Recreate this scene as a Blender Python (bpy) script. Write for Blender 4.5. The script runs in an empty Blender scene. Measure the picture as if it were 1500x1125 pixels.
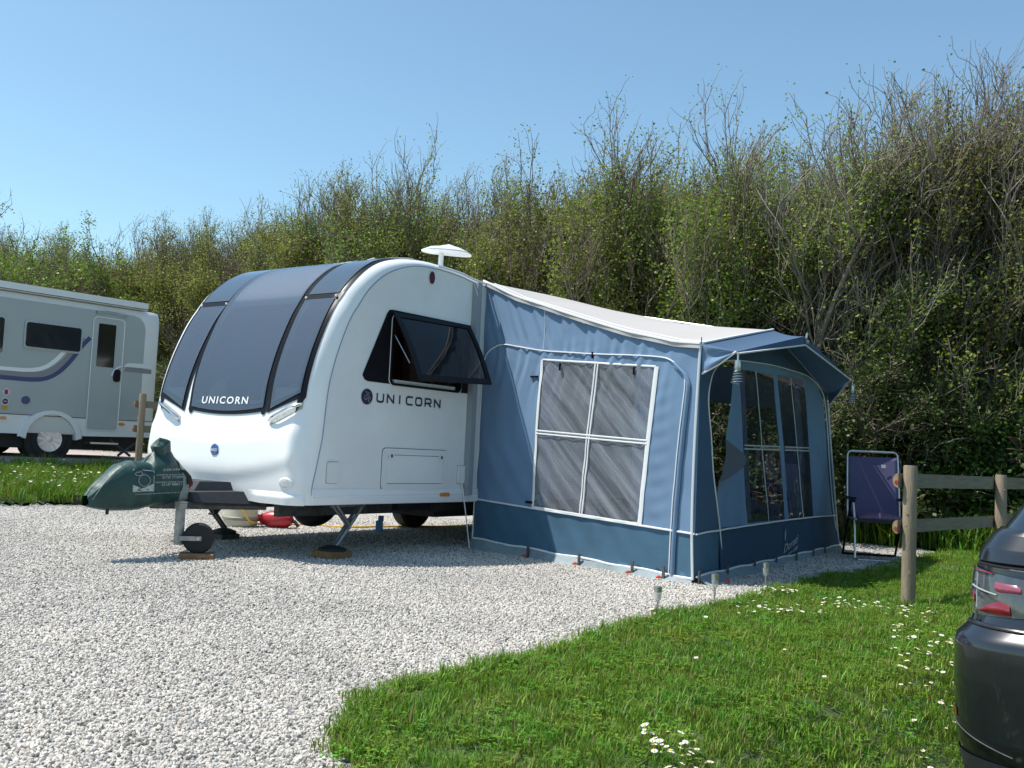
import bpy, bmesh, math, random
import numpy as np
from mathutils import Vector, Matrix, Euler
from mathutils.geometry import delaunay_2d_cdt
random.seed(7)
R = math.radians
scene = bpy.context.scene
COL = scene.collection

# ------------------------------------------------------------------ camera
F = 1435.0; ROLL = math.atan(0.0475); PITCH = math.atan(97.4 / 1435)
f0 = Vector((0, math.cos(PITCH), math.sin(PITCH))); u0 = Vector((0, -math.sin(PITCH), math.cos(PITCH))); r0 = Vector((1, 0, 0))
cr = math.cos(ROLL) * r0 + math.sin(ROLL) * u0
cu = -math.sin(ROLL) * r0 + math.cos(ROLL) * u0
cam = bpy.data.cameras.new('camera'); cam.sensor_width = 36; cam.lens = 36 * F / 1500
cam.clip_start = 0.05; cam.clip_end = 2000
co = bpy.data.objects.new('camera', cam); COL.objects.link(co)
m = Matrix((cr, cu, -f0)).transposed().to_4x4(); m.translation = (0, 0, 1.0)
co.matrix_world = m
scene.camera = co

# the caravan's own axes: a runs along its length (away), b across it (towards us, right)
TH = R(90 - 35.7)
AX = Vector((math.cos(TH), math.sin(TH), 0)); BX = Vector((AX.y, -AX.x, 0))
def G(A, B, Z=0.0): return (A * AX.x + B * BX.x, A * AX.y + B * BX.y, Z)

# ------------------------------------------------------------------ light
SUN_LA, SUN_LB, SUN_LZ = 0.68, 1.0, 2.3
to_sun = (-(AX * SUN_LA + BX * SUN_LB) + Vector((0, 0, SUN_LZ))).normalized()
elev = math.asin(to_sun.z); azim = math.atan2(to_sun.x, to_sun.y)
world = bpy.data.worlds.new('World'); scene.world = world; world.use_nodes = True
nt = world.node_tree; nt.nodes.clear()
wo = nt.nodes.new('ShaderNodeOutputWorld'); bg = nt.nodes.new('ShaderNodeBackground'); sky = nt.nodes.new('ShaderNodeTexSky')
sky.sky_type = 'NISHITA'; sky.sun_disc = False; sky.sun_elevation = elev; sky.sun_rotation = azim
sky.air_density = 1.0; sky.dust_density = 0.7; sky.ozone_density = 1.0; sky.altitude = 0
bg.inputs['Strength'].default_value = 0.105
tint = nt.nodes.new('ShaderNodeMix'); tint.data_type = 'RGBA'; tint.blend_type = 'MULTIPLY'; tint.inputs[0].default_value = 1.0; tint.inputs[7].default_value = (1.20, 1.42, 1.36, 1)
nt.links.new(sky.outputs[0], tint.inputs[6]); nt.links.new(tint.outputs[2], bg.inputs[0]); nt.links.new(bg.outputs[0], wo.inputs[0])
sl = bpy.data.lights.new('sun', 'SUN'); sl.energy = 5.0; sl.angle = R(0.55); sl.color = (1, 0.95, 0.87)
so = bpy.data.objects.new('sun', sl); COL.objects.link(so)
so.rotation_euler = to_sun.to_track_quat('Z', 'Y').to_euler(); so.location = (0, 0, 30)
scene.view_settings.view_transform = 'Standard'; scene.view_settings.look = 'None'
scene.view_settings.exposure = 0.36; scene.view_settings.gamma = 1.0; scene.view_settings.use_curve_mapping = False
scene.render.engine = 'CYCLES'
scene.cycles.max_bounces = 8; scene.cycles.transparent_max_bounces = 16

# ------------------------------------------------------------------ materials
def N(t, kind, **kw):
    n = t.nodes.new(kind)
    for k, v in kw.items():
        if k in n.inputs.keys(): n.inputs[k].default_value = v
        else: setattr(n, k, v)
    return n
def M(name, col, rough=0.5, metal=0.0, spec=0.5, coat=0.0, var=0.0, vscale=6.0, bump=0.0, bscale=40.0, col2=None, transl=0.0, island=0.0, sheen=0.0, stretch=None, alpha=1.0, patch=None):
    mt = bpy.data.materials.new(name); mt.use_nodes = True
    t = mt.node_tree; p = t.nodes['Principled BSDF']; out = t.nodes['Material Output']
    p.inputs['Base Color'].default_value = (*col, 1); p.inputs['Roughness'].default_value = rough
    p.inputs['Metallic'].default_value = metal; p.inputs['Specular IOR Level'].default_value = spec
    p.inputs['Coat Weight'].default_value = coat; p.inputs['Coat Roughness'].default_value = 0.06
    p.inputs['Alpha'].default_value = alpha
    tc = N(t, 'ShaderNodeTexCoord'); vec = tc.outputs['Object']
    if stretch:
        mp = N(t, 'ShaderNodeMapping'); mp.inputs['Scale'].default_value = stretch
        t.links.new(vec, mp.inputs[0]); vec = mp.outputs[0]
    csock = None
    if var or col2:
        ns = N(t, 'ShaderNodeTexNoise', Scale=vscale, Detail=6.0, Roughness=0.65); t.links.new(vec, ns.inputs['Vector'])
        rp = N(t, 'ShaderNodeValToRGB'); rp.color_ramp.elements[0].position = 0.3; rp.color_ramp.elements[1].position = 0.7
        c2 = col2 or tuple(c * (1 - var) for c in col)
        rp.color_ramp.elements[0].color = (*c2, 1); rp.color_ramp.elements[1].color = (*[min(1, c * (1 + var * 0.5)) for c in col], 1)
        t.links.new(ns.outputs[0], rp.inputs[0]); csock = rp.outputs[0]
    if island:
        gm = N(t, 'ShaderNodeNewGeometry'); hs = N(t, 'ShaderNodeHueSaturation')
        oi = N(t, 'ShaderNodeObjectInfo')
        ad = N(t, 'ShaderNodeMath', operation='ADD'); t.links.new(gm.outputs['Random Per Island'], ad.inputs[0]); t.links.new(oi.outputs['Random'], ad.inputs[1])
        fr = N(t, 'ShaderNodeMath', operation='FRACT'); t.links.new(ad.outputs[0], fr.inputs[0])
        mr = N(t, 'ShaderNodeMapRange'); mr.inputs[3].default_value = 1 - island; mr.inputs[4].default_value = 1 + island
        t.links.new(fr.outputs[0], mr.inputs[0])
        mo = N(t, 'ShaderNodeMapRange'); mo.inputs[3].default_value = 1 - island * .5; mo.inputs[4].default_value = 1 + island * .35; t.links.new(oi.outputs['Random'], mo.inputs[0])
        mm = N(t, 'ShaderNodeMath', operation='MULTIPLY'); t.links.new(mr.outputs[0], mm.inputs[0]); t.links.new(mo.outputs[0], mm.inputs[1]); t.links.new(mm.outputs[0], hs.inputs['Value'])
        mr2 = N(t, 'ShaderNodeMapRange'); mr2.inputs[3].default_value = 0.5 - island * 0.07; mr2.inputs[4].default_value = 0.5 + island * 0.05
        t.links.new(gm.outputs['Random Per Island'], mr2.inputs[0])
        mr3 = N(t, 'ShaderNodeMapRange'); mr3.inputs[3].default_value = -0.05 * island; mr3.inputs[4].default_value = 0.07 * island; t.links.new(oi.outputs['Random'], mr3.inputs[0])
        ah = N(t, 'ShaderNodeMath', operation='ADD'); t.links.new(mr2.outputs[0], ah.inputs[0]); t.links.new(mr3.outputs[0], ah.inputs[1]); t.links.new(ah.outputs[0], hs.inputs['Hue'])
        if csock: t.links.new(csock, hs.inputs['Color'])
        else: hs.inputs['Color'].default_value = (*col, 1)
        csock = hs.outputs[0]
    if patch:
        gp = N(t, 'ShaderNodeNewGeometry'); pn = N(t, 'ShaderNodeTexNoise', Scale=patch[0], Detail=4.0, Roughness=0.6); t.links.new(gp.outputs['Position'], pn.inputs[0])
        pm = N(t, 'ShaderNodeMapRange'); pm.inputs[1].default_value = 0.33; pm.inputs[2].default_value = 0.67; t.links.new(pn.outputs[0], pm.inputs[0])
        px = N(t, 'ShaderNodeMix'); px.data_type = 'RGBA'; px.blend_type = 'MULTIPLY'; px.inputs[0].default_value = 1.0
        pr_ = N(t, 'ShaderNodeValToRGB'); pr_.color_ramp.elements[0].color = (*patch[1], 1); pr_.color_ramp.elements[1].color = (*patch[2], 1); t.links.new(pm.outputs[0], pr_.inputs[0])
        if csock: t.links.new(csock, px.inputs[6])
        else: px.inputs[6].default_value = (*col, 1)
        t.links.new(pr_.outputs[0], px.inputs[7]); csock = px.outputs[2]
    if csock: t.links.new(csock, p.inputs['Base Color'])
    if bump:
        nb = N(t, 'ShaderNodeTexNoise', Scale=bscale, Detail=4.0); t.links.new(vec, nb.inputs['Vector'])
        bp = N(t, 'ShaderNodeBump', Strength=bump, Distance=0.01); t.links.new(nb.outputs[0], bp.inputs['Height'])
        t.links.new(bp.outputs[0], p.inputs['Normal'])
    if transl:
        tr = N(t, 'ShaderNodeBsdfTranslucent'); tr.inputs[0].default_value = (*col, 1)
        if csock: t.links.new(csock, tr.inputs[0])
        mx = N(t, 'ShaderNodeMixShader'); mx.inputs[0].default_value = transl
        t.links.new(p.outputs[0], mx.inputs[1]); t.links.new(tr.outputs[0], mx.inputs[2]); t.links.new(mx.outputs[0], out.inputs[0])
    return mt
def glass(name, tint, haze=0.1, hazecol=(0.4, 0.43, 0.47), sheen_streak=None, rough=0.03):
    """thin sheet: tinted see-through + a little dusty diffuse, optionally banded with painted sheen + fresnel gloss"""
    mt = bpy.data.materials.new(name); mt.use_nodes = True
    t = mt.node_tree; t.nodes.clear(); out = N(t, 'ShaderNodeOutputMaterial')
    tr = N(t, 'ShaderNodeBsdfTransparent'); tr.inputs[0].default_value = (*tint, 1)
    df = N(t, 'ShaderNodeBsdfDiffuse'); df.inputs[0].default_value = (*hazecol, 1)
    gl = N(t, 'ShaderNodeBsdfGlossy'); gl.inputs['Roughness'].default_value = rough
    m1 = N(t, 'ShaderNodeMixShader'); m1.inputs[0].default_value = haze
    if sheen_streak:  # bands in the haze paint the reflected sheen of wavy plastic
        tc = N(t, 'ShaderNodeTexCoord'); cx = N(t, 'ShaderNodeCombineXYZ')
        for k, vv in enumerate(sheen_streak[:2]):
            dt_ = N(t, 'ShaderNodeVectorMath', operation='DOT_PRODUCT'); dt_.inputs[1].default_value = vv
            t.links.new(tc.outputs['Object'], dt_.inputs[0]); t.links.new(dt_.outputs['Value'], cx.inputs[k])
        ns = N(t, 'ShaderNodeTexNoise', Scale=1.0, Detail=4.0, Roughness=0.55, Distortion=0.5)
        mr = N(t, 'ShaderNodeMapRange'); mr.inputs[1].default_value = 0.36; mr.inputs[2].default_value = 0.64; mr.inputs[3].default_value = haze * 0.55; mr.inputs[4].default_value = haze * 1.35
        t.links.new(cx.outputs[0], ns.inputs[0]); t.links.new(ns.outputs[0], mr.inputs[0]); t.links.new(mr.outputs[0], m1.inputs[0])
    fr = N(t, 'ShaderNodeFresnel', IOR=1.45); m2 = N(t, 'ShaderNodeMixShader')
    t.links.new(tr.outputs[0], m1.inputs[1]); t.links.new(df.outputs[0], m1.inputs[2])
    t.links.new(fr.outputs[0], m2.inputs[0]); t.links.new(m1.outputs[0], m2.inputs[1]); t.links.new(gl.outputs[0], m2.inputs[2]); t.links.new(m2.outputs[0], out.inputs[0])
    return mt
MT = dict(
    grp=M('white_grp', (0.80, 0.81, 0.82), 0.22, coat=0.3, var=0.02, vscale=3),
    wallwhite=M('white_wall', (0.76, 0.77, 0.77), 0.3, var=0.06, vscale=2.5, bump=0.03, bscale=180),
    whitepl=M('white_plastic', (0.72, 0.73, 0.73), 0.35),
    seam=M('blue_grey_seam', (0.22, 0.30, 0.40), 0.5),
    black=M('black_trim', (0.010, 0.010, 0.013), 0.32, spec=0.12),
    rubber=M('black_rubber', (0.015, 0.015, 0.016), 0.75, bump=0.3, bscale=60),
    matblack=M('matt_dark_plastic', (0.028, 0.028, 0.033), 0.5, bump=0.15, bscale=120, var=0.2, vscale=20),
    panel=M('tinted_panel', (0.05, 0.072, 0.10), 0.14, coat=0.5),
    galv=M('galvanised_steel', (0.33, 0.34, 0.35), 0.42, metal=0.7, var=0.35, vscale=18, bump=0.1),
    chrome=M('chrome', (0.75, 0.77, 0.8), 0.08, metal=1.0),
    steel=M('brushed_steel', (0.5, 0.51, 0.52), 0.3, metal=0.9, var=0.15, vscale=30),
    greysteel=M('dirty_grey_steel', (0.10, 0.10, 0.10), 0.6, metal=0.3, var=0.5, vscale=22),
    blackint=M('dark_interior', (0.02, 0.018, 0.017), 0.8),
    woodint=M('brown_furniture', (0.10, 0.045, 0.025), 0.5, var=0.3, vscale=6, stretch=(1, 1, 8)),
    cushion=M('pale_cushion', (0.55, 0.54, 0.52), 0.9, bump=0.2, bscale=30),
    navy=M('navy_print', (0.012, 0.015, 0.035), 0.4),
    maroonlamp=M('dark_red_lens', (0.09, 0.03, 0.05), 0.15, coat=0.6),
    amber=M('amber_lens', (0.65, 0.22, 0.015), 0.2, coat=0.5),
    redpl=M('red_plastic', (0.36, 0.012, 0.022), 0.35, var=0.2, vscale=9),
    bailey=M('blue_badge', (0.025, 0.10, 0.33), 0.25, coat=0.5),
    whiteprint=M('white_print', (0.78, 0.79, 0.80), 0.45),
    greyprint=M('grey_print', (0.42, 0.47, 0.47), 0.6, var=0.35, vscale=60),
    lens=M('clear_lens', (0.62, 0.64, 0.66), 0.08, coat=1.0, var=0.3, vscale=40),
    wood=M('weathered_wood', (0.33, 0.25, 0.17), 0.75, col2=(0.19, 0.155, 0.115), vscale=9, bump=0.5, bscale=28, stretch=(6, 6, 0.7)),
    woodgrey=M('grey_wood_rail', (0.25, 0.22, 0.17), 0.8, col2=(0.14, 0.125, 0.10), vscale=8, bump=0.5, bscale=26, stretch=(0.7, 0.7, 7)),
    woodend=M('sawn_end_grain', (0.38, 0.26, 0.15), 0.8, col2=(0.24, 0.15, 0.08), vscale=18),
    redstain=M('red_wood_stain', (0.30, 0.03, 0.02), 0.8),
    block=M('wooden_block', (0.30, 0.17, 0.075), 0.8, col2=(0.16, 0.085, 0.04), vscale=12, bump=0.4, bscale=30, stretch=(1, 5, 5)),
    blockdark=M('dirty_wooden_block', (0.12, 0.10, 0.085), 0.85, col2=(0.05, 0.045, 0.04), vscale=12, bump=0.4, bscale=30),
    board=M('dark_edging_board', (0.055, 0.045, 0.04), 0.85, col2=(0.03, 0.025, 0.022), vscale=7, bump=0.5, bscale=20),
    bag=M('green_vinyl', (0.010, 0.050, 0.046), 0.5, var=0.3, vscale=9, bump=0.35, bscale=22),
    baggrey=M('grey_green_vinyl', (0.20, 0.25, 0.24), 0.5, var=0.2),
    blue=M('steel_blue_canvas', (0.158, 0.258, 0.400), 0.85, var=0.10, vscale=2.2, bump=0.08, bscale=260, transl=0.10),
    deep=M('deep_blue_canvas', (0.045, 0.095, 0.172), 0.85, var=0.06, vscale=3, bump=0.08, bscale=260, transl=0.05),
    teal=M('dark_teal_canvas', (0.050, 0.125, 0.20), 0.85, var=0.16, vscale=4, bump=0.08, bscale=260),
    mud=M('grey_mud_flap', (0.21, 0.27, 0.30), 0.6, var=0.25, vscale=8),
    roofc=M('off_white_roof_canvas', (0.44, 0.42, 0.41), 0.8, var=0.04, vscale=2, bump=0.05, bscale=200, transl=0.06),
    piping=M('white_piping', (0.74, 0.75, 0.76), 0.5),
    greyfoam=M('grey_foam_pad', (0.26, 0.30, 0.33), 0.7),
    curtain=M('sheer_curtain', (0.55, 0.60, 0.78), 0.9, var=0.1, vscale=20, transl=0.4),
    curtaindk=M('lilac_curtain', (0.27, 0.30, 0.46), 0.9, var=0.3, vscale=12, transl=0.2, stretch=(6, 6, 0.5)),
    flapgrey=M('dark_flap_lining', (0.075, 0.085, 0.105), 0.8),
    beige=M('beige_plastic', (0.42, 0.40, 0.31), 0.45, var=0.08, vscale=9),
    beigedk=M('grimy_beige_band', (0.20, 0.19, 0.16), 0.5, var=0.2),
    yellow=M('yellow_hose', (0.65, 0.38, 0.04), 0.5),
    bluepl=M('bright_blue_plastic', (0.06, 0.26, 0.62), 0.4),
    purple=M('purple_mesh_fabric', (0.085, 0.075, 0.165), 0.8, var=0.08, bump=0.2, bscale=220),
    seatdark=M('dark_seat_fabric', (0.025, 0.026, 0.034), 0.75),
    cushpurple=M('sequined_mauve_cushion', (0.20, 0.12, 0.20), 0.6, col2=(0.08, 0.045, 0.09), vscale=45, bump=0.6, bscale=70),
    peg=M('orange_red_peg', (0.62, 0.07, 0.03), 0.4),
    solar=M('clear_plastic', (0.55, 0.56, 0.54), 0.15, alpha=0.55, coat=0.4),
    caranth=M('anthracite_paint', (0.008, 0.009, 0.014), 0.32, metal=0.2, coat=1.0),
    carblack=M('gloss_black', (0.008, 0.009, 0.012), 0.12, coat=1.0),
    cargap=M('panel_gap', (0.003, 0.003, 0.003), 0.9),
    carglass=M('car_glass', (0.012, 0.018, 0.028), 0.04, coat=1.0),
    lampstrip=M('grey_lamp_strip', (0.28, 0.30, 0.31), 0.2, coat=0.6),
    lampgrey=M('smoked_lamp_lens', (0.055, 0.065, 0.07), 0.08, coat=1.0, var=0.3, vscale=30),
    lampred=M('red_lamp_lens', (0.20, 0.005, 0.015), 0.12, coat=1.0, var=0.3, vscale=40),
    lamppink=M('pink_lamp_lens', (0.26, 0.05, 0.085), 0.2, coat=1.0, var=0.2, vscale=60),
    mhgrey=M('silver_grey_panel', (0.36, 0.40, 0.41), 0.35, var=0.05, vscale=1.5),
    mhwhite=M('motorhome_white', (0.70, 0.72, 0.73), 0.3, var=0.03),
    mhnavy=M('navy_vinyl', (0.035, 0.05, 0.16), 0.4), mhmid=M('grey_vinyl', (0.22, 0.22, 0.24), 0.4),
    pinkst=M('pink_sticker', (0.70, 0.48, 0.58), 0.5), plum=M('plum_sticker', (0.10, 0.02, 0.07), 0.5), gold=M('gold_sticker', (0.50, 0.30, 0.04), 0.5),
    alloy=M('silver_wheel_trim', (0.55, 0.56, 0.58), 0.3, metal=0.6),
    leafmid=M('mid_green_leaf', (0.195, 0.270, 0.042), 0.5, island=0.42, transl=0.42, spec=0.3),
    barkgrey=M('pale_grey_bark', (0.215, 0.185, 0.155), 0.9, var=0.4, vscale=7, bump=0.4, bscale=30, island=0.3),
    bark=M('grey_brown_bark', (0.205, 0.165, 0.125), 0.9, var=0.4, vscale=7, bump=0.4, bscale=30, island=0.35),
    leafolive=M('olive_leaf', (0.235, 0.265, 0.050), 0.55, island=0.42, transl=0.42, spec=0.3),
    leafgreen=M('fresh_green_leaf', (0.165, 0.270, 0.028), 0.5, island=0.40, transl=0.38, spec=0.3),
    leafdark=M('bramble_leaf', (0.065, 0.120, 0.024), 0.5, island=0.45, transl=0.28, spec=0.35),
    grassb=M('grass_blade', (0.140, 0.285, 0.025), 0.5, island=0.40, patch=(1.6, (0.82, 0.86, 0.9), (1.25, 1.02, 1.0)), transl=0.35, spec=0.3),
    grassd=M('dry_grass_blade', (0.26, 0.22, 0.09), 0.7, island=0.3, transl=0.2),
    petal=M('daisy_petal', (0.82, 0.82, 0.80), 0.6, transl=0.2), pollen=M('yellow_centre', (0.75, 0.50, 0.03), 0.7),
    soil=M('lawn_soil', (0.060, 0.115, 0.022), 0.95, col2=(0.05, 0.07, 0.022), vscale=5, bump=0.8, bscale=60),
)
MT['frontglass'] = glass('grey_acrylic_window', (0.55, 0.58, 0.62), 0.46, (0.135, 0.180, 0.255), rough=0.05)
MT['sideglass'] = glass('tinted_window', (0.20, 0.19, 0.19), 0.10, (0.05, 0.055, 0.065))
MT['pvc'] = glass('clear_pvc_sheet', (0.82, 0.83, 0.86), 0.31, (0.46, 0.50, 0.58), sheen_streak=((0, -9.5, 10.0), (0, 0.7, 0.65)), rough=0.06)  # diagonal reflections painted in as lighter and darker haze
MT['pvcdoor'] = glass('clear_pvc_door_window', (0.72, 0.73, 0.76), 0.03, (0.30, 0.34, 0.42), rough=0.05)

# ------------------------------------------------------------------ mesh helpers
ROOT = {}
class MB:
    def __init__(s): s.v = []; s.f = []
    def add(s, vs, fs):
        o = len(s.v); s.v += [tuple(v) for v in vs]; s.f += [tuple(i + o for i in f) for f in fs]; return s
    def box(s, c, h, ax=None):
        c = Vector(c); ax = [Vector(a) for a in (ax or ((1, 0, 0), (0, 1, 0), (0, 0, 1)))]
        vs = [c + ax[0] * (h[0] * i) + ax[1] * (h[1] * j) + ax[2] * (h[2] * k) for i in (-1, 1) for j in (-1, 1) for k in (-1, 1)]
        return s.add(vs, [(0, 1, 3, 2), (4, 6, 7, 5), (0, 4, 5, 1), (2, 3, 7, 6), (0, 2, 6, 4), (1, 5, 7, 3)])
    def tube(s, pts, r, n=8, caps=True, closed=False):
        pts = [Vector(p) for p in pts]; k = len(pts)
        rs = r if isinstance(r, (list, tuple)) else [r] * k
        up = None; vs = []
        for i, p in enumerate(pts):
            a = pts[i - 1] if (i or closed) else p; b = pts[(i + 1) % k] if (i < k - 1 or closed) else p
            d = (b - a).normalized() if (b - a).length > 1e-9 else Vector((0, 0, 1))
            if up is None: up = Vector((0, 0, 1)) if abs(d.z) < 0.9 else Vector((1, 0, 0))
            x = d.cross(up); x = x.normalized() if x.length > 1e-6 else d.orthogonal().normalized()
            y = x.cross(d).normalized(); up = y
            for j in range(n):
                t = 2 * math.pi * j / n; vs.append(p + x * (math.cos(t) * rs[i]) + y * (math.sin(t) * rs[i]))
        fs = []
        for i in range(k if closed else k - 1):
            i2 = (i + 1) % k
            for j in range(n): fs.append((i * n + j, i * n + (j + 1) % n, i2 * n + (j + 1) % n, i2 * n + j))
        if caps and not closed: fs += [tuple(range(n))[::-1], tuple((k - 1) * n + j for j in range(n))]
        return s.add(vs, fs)
    def lathe(s, prof, c=(0, 0, 0), axis=(0, 0, 1), n=20):
        c = Vector(c); ax = Vector(axis).normalized(); x = ax.orthogonal().normalized(); y = ax.cross(x)
        vs = []
        for r, h in prof:
            for j in range(n):
                t = 2 * math.pi * j / n; vs.append(c + ax * h + (x * math.cos(t) + y * math.sin(t)) * r)
        fs = [(i * n + j, i * n + (j + 1) % n, (i + 1) * n + (j + 1) % n, (i + 1) * n + j) for i in range(len(prof) - 1) for j in range(n)]
        fs += [tuple(range(n))[::-1], tuple((len(prof) - 1) * n + j for j in range(n))]
        return s.add(vs, fs)
    def grid(s, fn, nu, nv, us=(0, 1), vs_=(0, 1)):
        vs = [fn(us[0] + (us[1] - us[0]) * i / nu, vs_[0] + (vs_[1] - vs_[0]) * j / nv) for i in range(nu + 1) for j in range(nv + 1)]
        return s.add(vs, [(i * (nv + 1) + j, (i + 1) * (nv + 1) + j, (i + 1) * (nv + 1) + j + 1, i * (nv + 1) + j + 1) for i in range(nu) for j in range(nv)])
    def prism(s, poly, fn, d0, d1):
        """outline in 2D, fn(x,y,d) -> point; closed solid between d0 and d1"""
        n = len(poly); vs = [fn(x, y, d0) for x, y in poly] + [fn(x, y, d1) for x, y in poly]
        fs = [tuple(range(n)), tuple(range(2 * n - 1, n - 1, -1))] + [(i, n + i, n + (i + 1) % n, (i + 1) % n) for i in range(n)]
        return s.add(vs, fs)
    def build(s, name, mat, parent=None, xf=None, smooth=30, solid=0.0):
        me = bpy.data.meshes.new(name)
        vs = [xf(*v) for v in s.v] if xf else s.v
        if parent is not None:
            loc, rz = ROOT[parent.name]; c, sn = math.cos(-rz), math.sin(-rz)
            vs = [((x - loc[0]) * c - (y - loc[1]) * sn, (x - loc[0]) * sn + (y - loc[1]) * c, z - loc[2]) for x, y, z in vs]
        me.from_pydata([tuple(v) for v in vs], [], s.f); me.materials.append(MT[mat] if isinstance(mat, str) else mat)
        bm = bmesh.new(); bm.from_mesh(me)
        if solid:
            bmesh.ops.recalc_face_normals(bm, faces=bm.faces)
            bmesh.ops.solidify(bm, geom=bm.faces[:], thickness=solid)
        bmesh.ops.recalc_face_normals(bm, faces=bm.faces); bm.to_mesh(me); bm.free()
        if smooth:
            for p in me.polygons: p.use_smooth = True
            me.set_sharp_from_angle(angle=R(smooth))
        o = bpy.data.objects.new(name, me); COL.objects.link(o)
        if parent is not None: o.parent = parent; ROOT[o.name] = ROOT[parent.name]
        else: ROOT[o.name] = ((0, 0, 0), 0)
        return o
def thing(name, label, cat, loc, rz=0.0, group=None):
    o = bpy.data.objects.new(name, None); COL.objects.link(o); o.empty_display_size = 0.2
    o.location = loc; o.rotation_euler = (0, 0, rz); ROOT[o.name] = (tuple(loc), rz)
    o['label'] = label; o['category'] = cat
    if group: o['group'] = group
    return o
def tag(o, label=None, cat=None, group=None, kind=None):
    for k, v in (('label', label), ('category', cat), ('group', group), ('kind', kind)):
        if v: o[k] = v
    return o
def copy_thing(root, loc, rz, label=None, group=None, scale=None):
    r = root.copy(); COL.objects.link(r); r.location = loc; r.rotation_euler = (0, 0, rz)
    if scale: r.scale = scale
    if label: r['label'] = label
    if group: r['group'] = group
    for ch in list(root.children):
        c = ch.copy(); COL.objects.link(c); c.parent = r
        for g in list(ch.children):
            d = g.copy(); COL.objects.link(d); d.parent = c
    return r
def inside(x, y, poly):
    r = False; n = len(poly)
    for i in range(n):
        x1, y1 = poly[i]; x2, y2 = poly[i - 1]
        if (y1 > y) != (y2 > y) and x < (x2 - x1) * (y - y1) / (y2 - y1) + x1: r = not r
    return r
def densify(poly, step, closed=True):
    out = []; n = len(poly)
    for i in range(n if closed else n - 1):
        a, b = poly[i], poly[(i + 1) % n]; k = max(1, int(math.hypot(b[0] - a[0], b[1] - a[1]) / step))
        for j in range(k): out.append((a[0] + (b[0] - a[0]) * j / k, a[1] + (b[1] - a[1]) * j / k))
    if not closed: out.append(poly[-1])
    return out
def fill(outline, holes, res):
    """triangulated 2D region with inner points every res (fine enough to be bent)"""
    loops = [densify(outline, res)] + [densify(h, res) for h in holes]
    pts = []; edges = []
    for lp in loops:
        o = len(pts); pts += lp; edges += [(o + i, o + (i + 1) % len(lp)) for i in range(len(lp))]
    xs = [p[0] for p in outline]; ys = [p[1] for p in outline]
    nx = int((max(xs) - min(xs)) / res); ny = int((max(ys) - min(ys)) / res)
    for i in range(1, nx + 1):
        for j in range(1, ny + 1):
            x = min(xs) + (i - 0.5 * (j % 2)) * res; y = min(ys) + j * res
            if inside(x, y, outline) and not any(inside(x, y, h) for h in holes): pts.append((x, y))
    r = delaunay_2d_cdt([Vector(p) for p in pts], edges, [], 0, 1e-5)
    vs = [tuple(v) for v in r[0]]; fs = []
    for f in r[2]:
        cx = sum(vs[i][0] for i in f) / len(f); cy = sum(vs[i][1] for i in f) / len(f)
        if inside(cx, cy, outline) and not any(inside(cx, cy, h) for h in holes): fs.append(tuple(f))
    return vs, fs
def rrect(x0, y0, x1, y1, r, n=5):
    out = []
    for cx, cy, a0 in ((x1 - r, y1 - r, 0), (x0 + r, y1 - r, 90), (x0 + r, y0 + r, 180), (x1 - r, y0 + r, 270)):
        for i in range(n + 1):
            t = R(a0 + 90 * i / n); out.append((cx + r * math.cos(t), cy + r * math.sin(t)))
    return out
def ellipse(cx, cy, rx, ry, n=24): return [(cx + rx * math.cos(2 * math.pi * i / n), cy + ry * math.sin(2 * math.pi * i / n)) for i in range(n)]
def smooth_poly(pts, k=6, closed=False):
    n = len(pts); out = []
    P = lambda i: np.array(pts[i % n] if closed else pts[max(0, min(n - 1, i))], float)
    for i in range(n if closed else n - 1):
        p0, p1, p2, p3 = P(i - 1), P(i), P(i + 1), P(i + 2)
        for j in range(k):
            t = j / k; out.append(tuple(0.5 * (2 * p1 + (p2 - p0) * t + (2 * p0 - 5 * p1 + 4 * p2 - p3) * t * t + (3 * p1 - p0 - 3 * p2 + p3) * t ** 3)))
    if not closed: out.append(tuple(pts[-1]))
    return out
def text_mesh(body, height, width=None, bold=0.0, shear=0.0, spacing=1.0):
    cv = bpy.data.curves.new('lettering', 'FONT'); cv.body = body; cv.size = 1; cv.offset = bold; cv.shear = shear; cv.space_character = spacing
    cv.resolution_u = 3; cv.fill_mode = 'FRONT'
    ob = bpy.data.objects.new('lettering', cv); me = bpy.data.meshes.new_from_object(ob)
    vs = np.array([v.co[:2] for v in me.vertices]); fs = [tuple(p.vertices) for p in me.polygons]
    bpy.data.objects.remove(ob); bpy.data.curves.remove(cv); bpy.data.meshes.remove(me)
    vs -= vs.min(0); sz = vs.max(0); sy = height / 0.69
    if body != body.upper(): sy = height / 0.9
    sx = (width / sz[0]) if width else sy
    return [(x * sx, y * sy) for x, y in vs], fs
def put_text(mb, body, height, fn, width=None, x0=0, y0=0, **kw):
    vs, fs = text_mesh(body, height, width, **kw); mb.add([fn(x0 + x, y0 + y) for x, y in vs], fs); return mb
def lerp(x, xs, ys): return float(np.interp(x, xs, ys))
def sstep(t): t = max(0.0, min(1.0, t)); return t * t * (3 - 2 * t)
def noise2(x, y, seed=0):
    from mathutils import noise as mn
    return mn.noise(Vector((x, y, seed * 7.31)))

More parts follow.
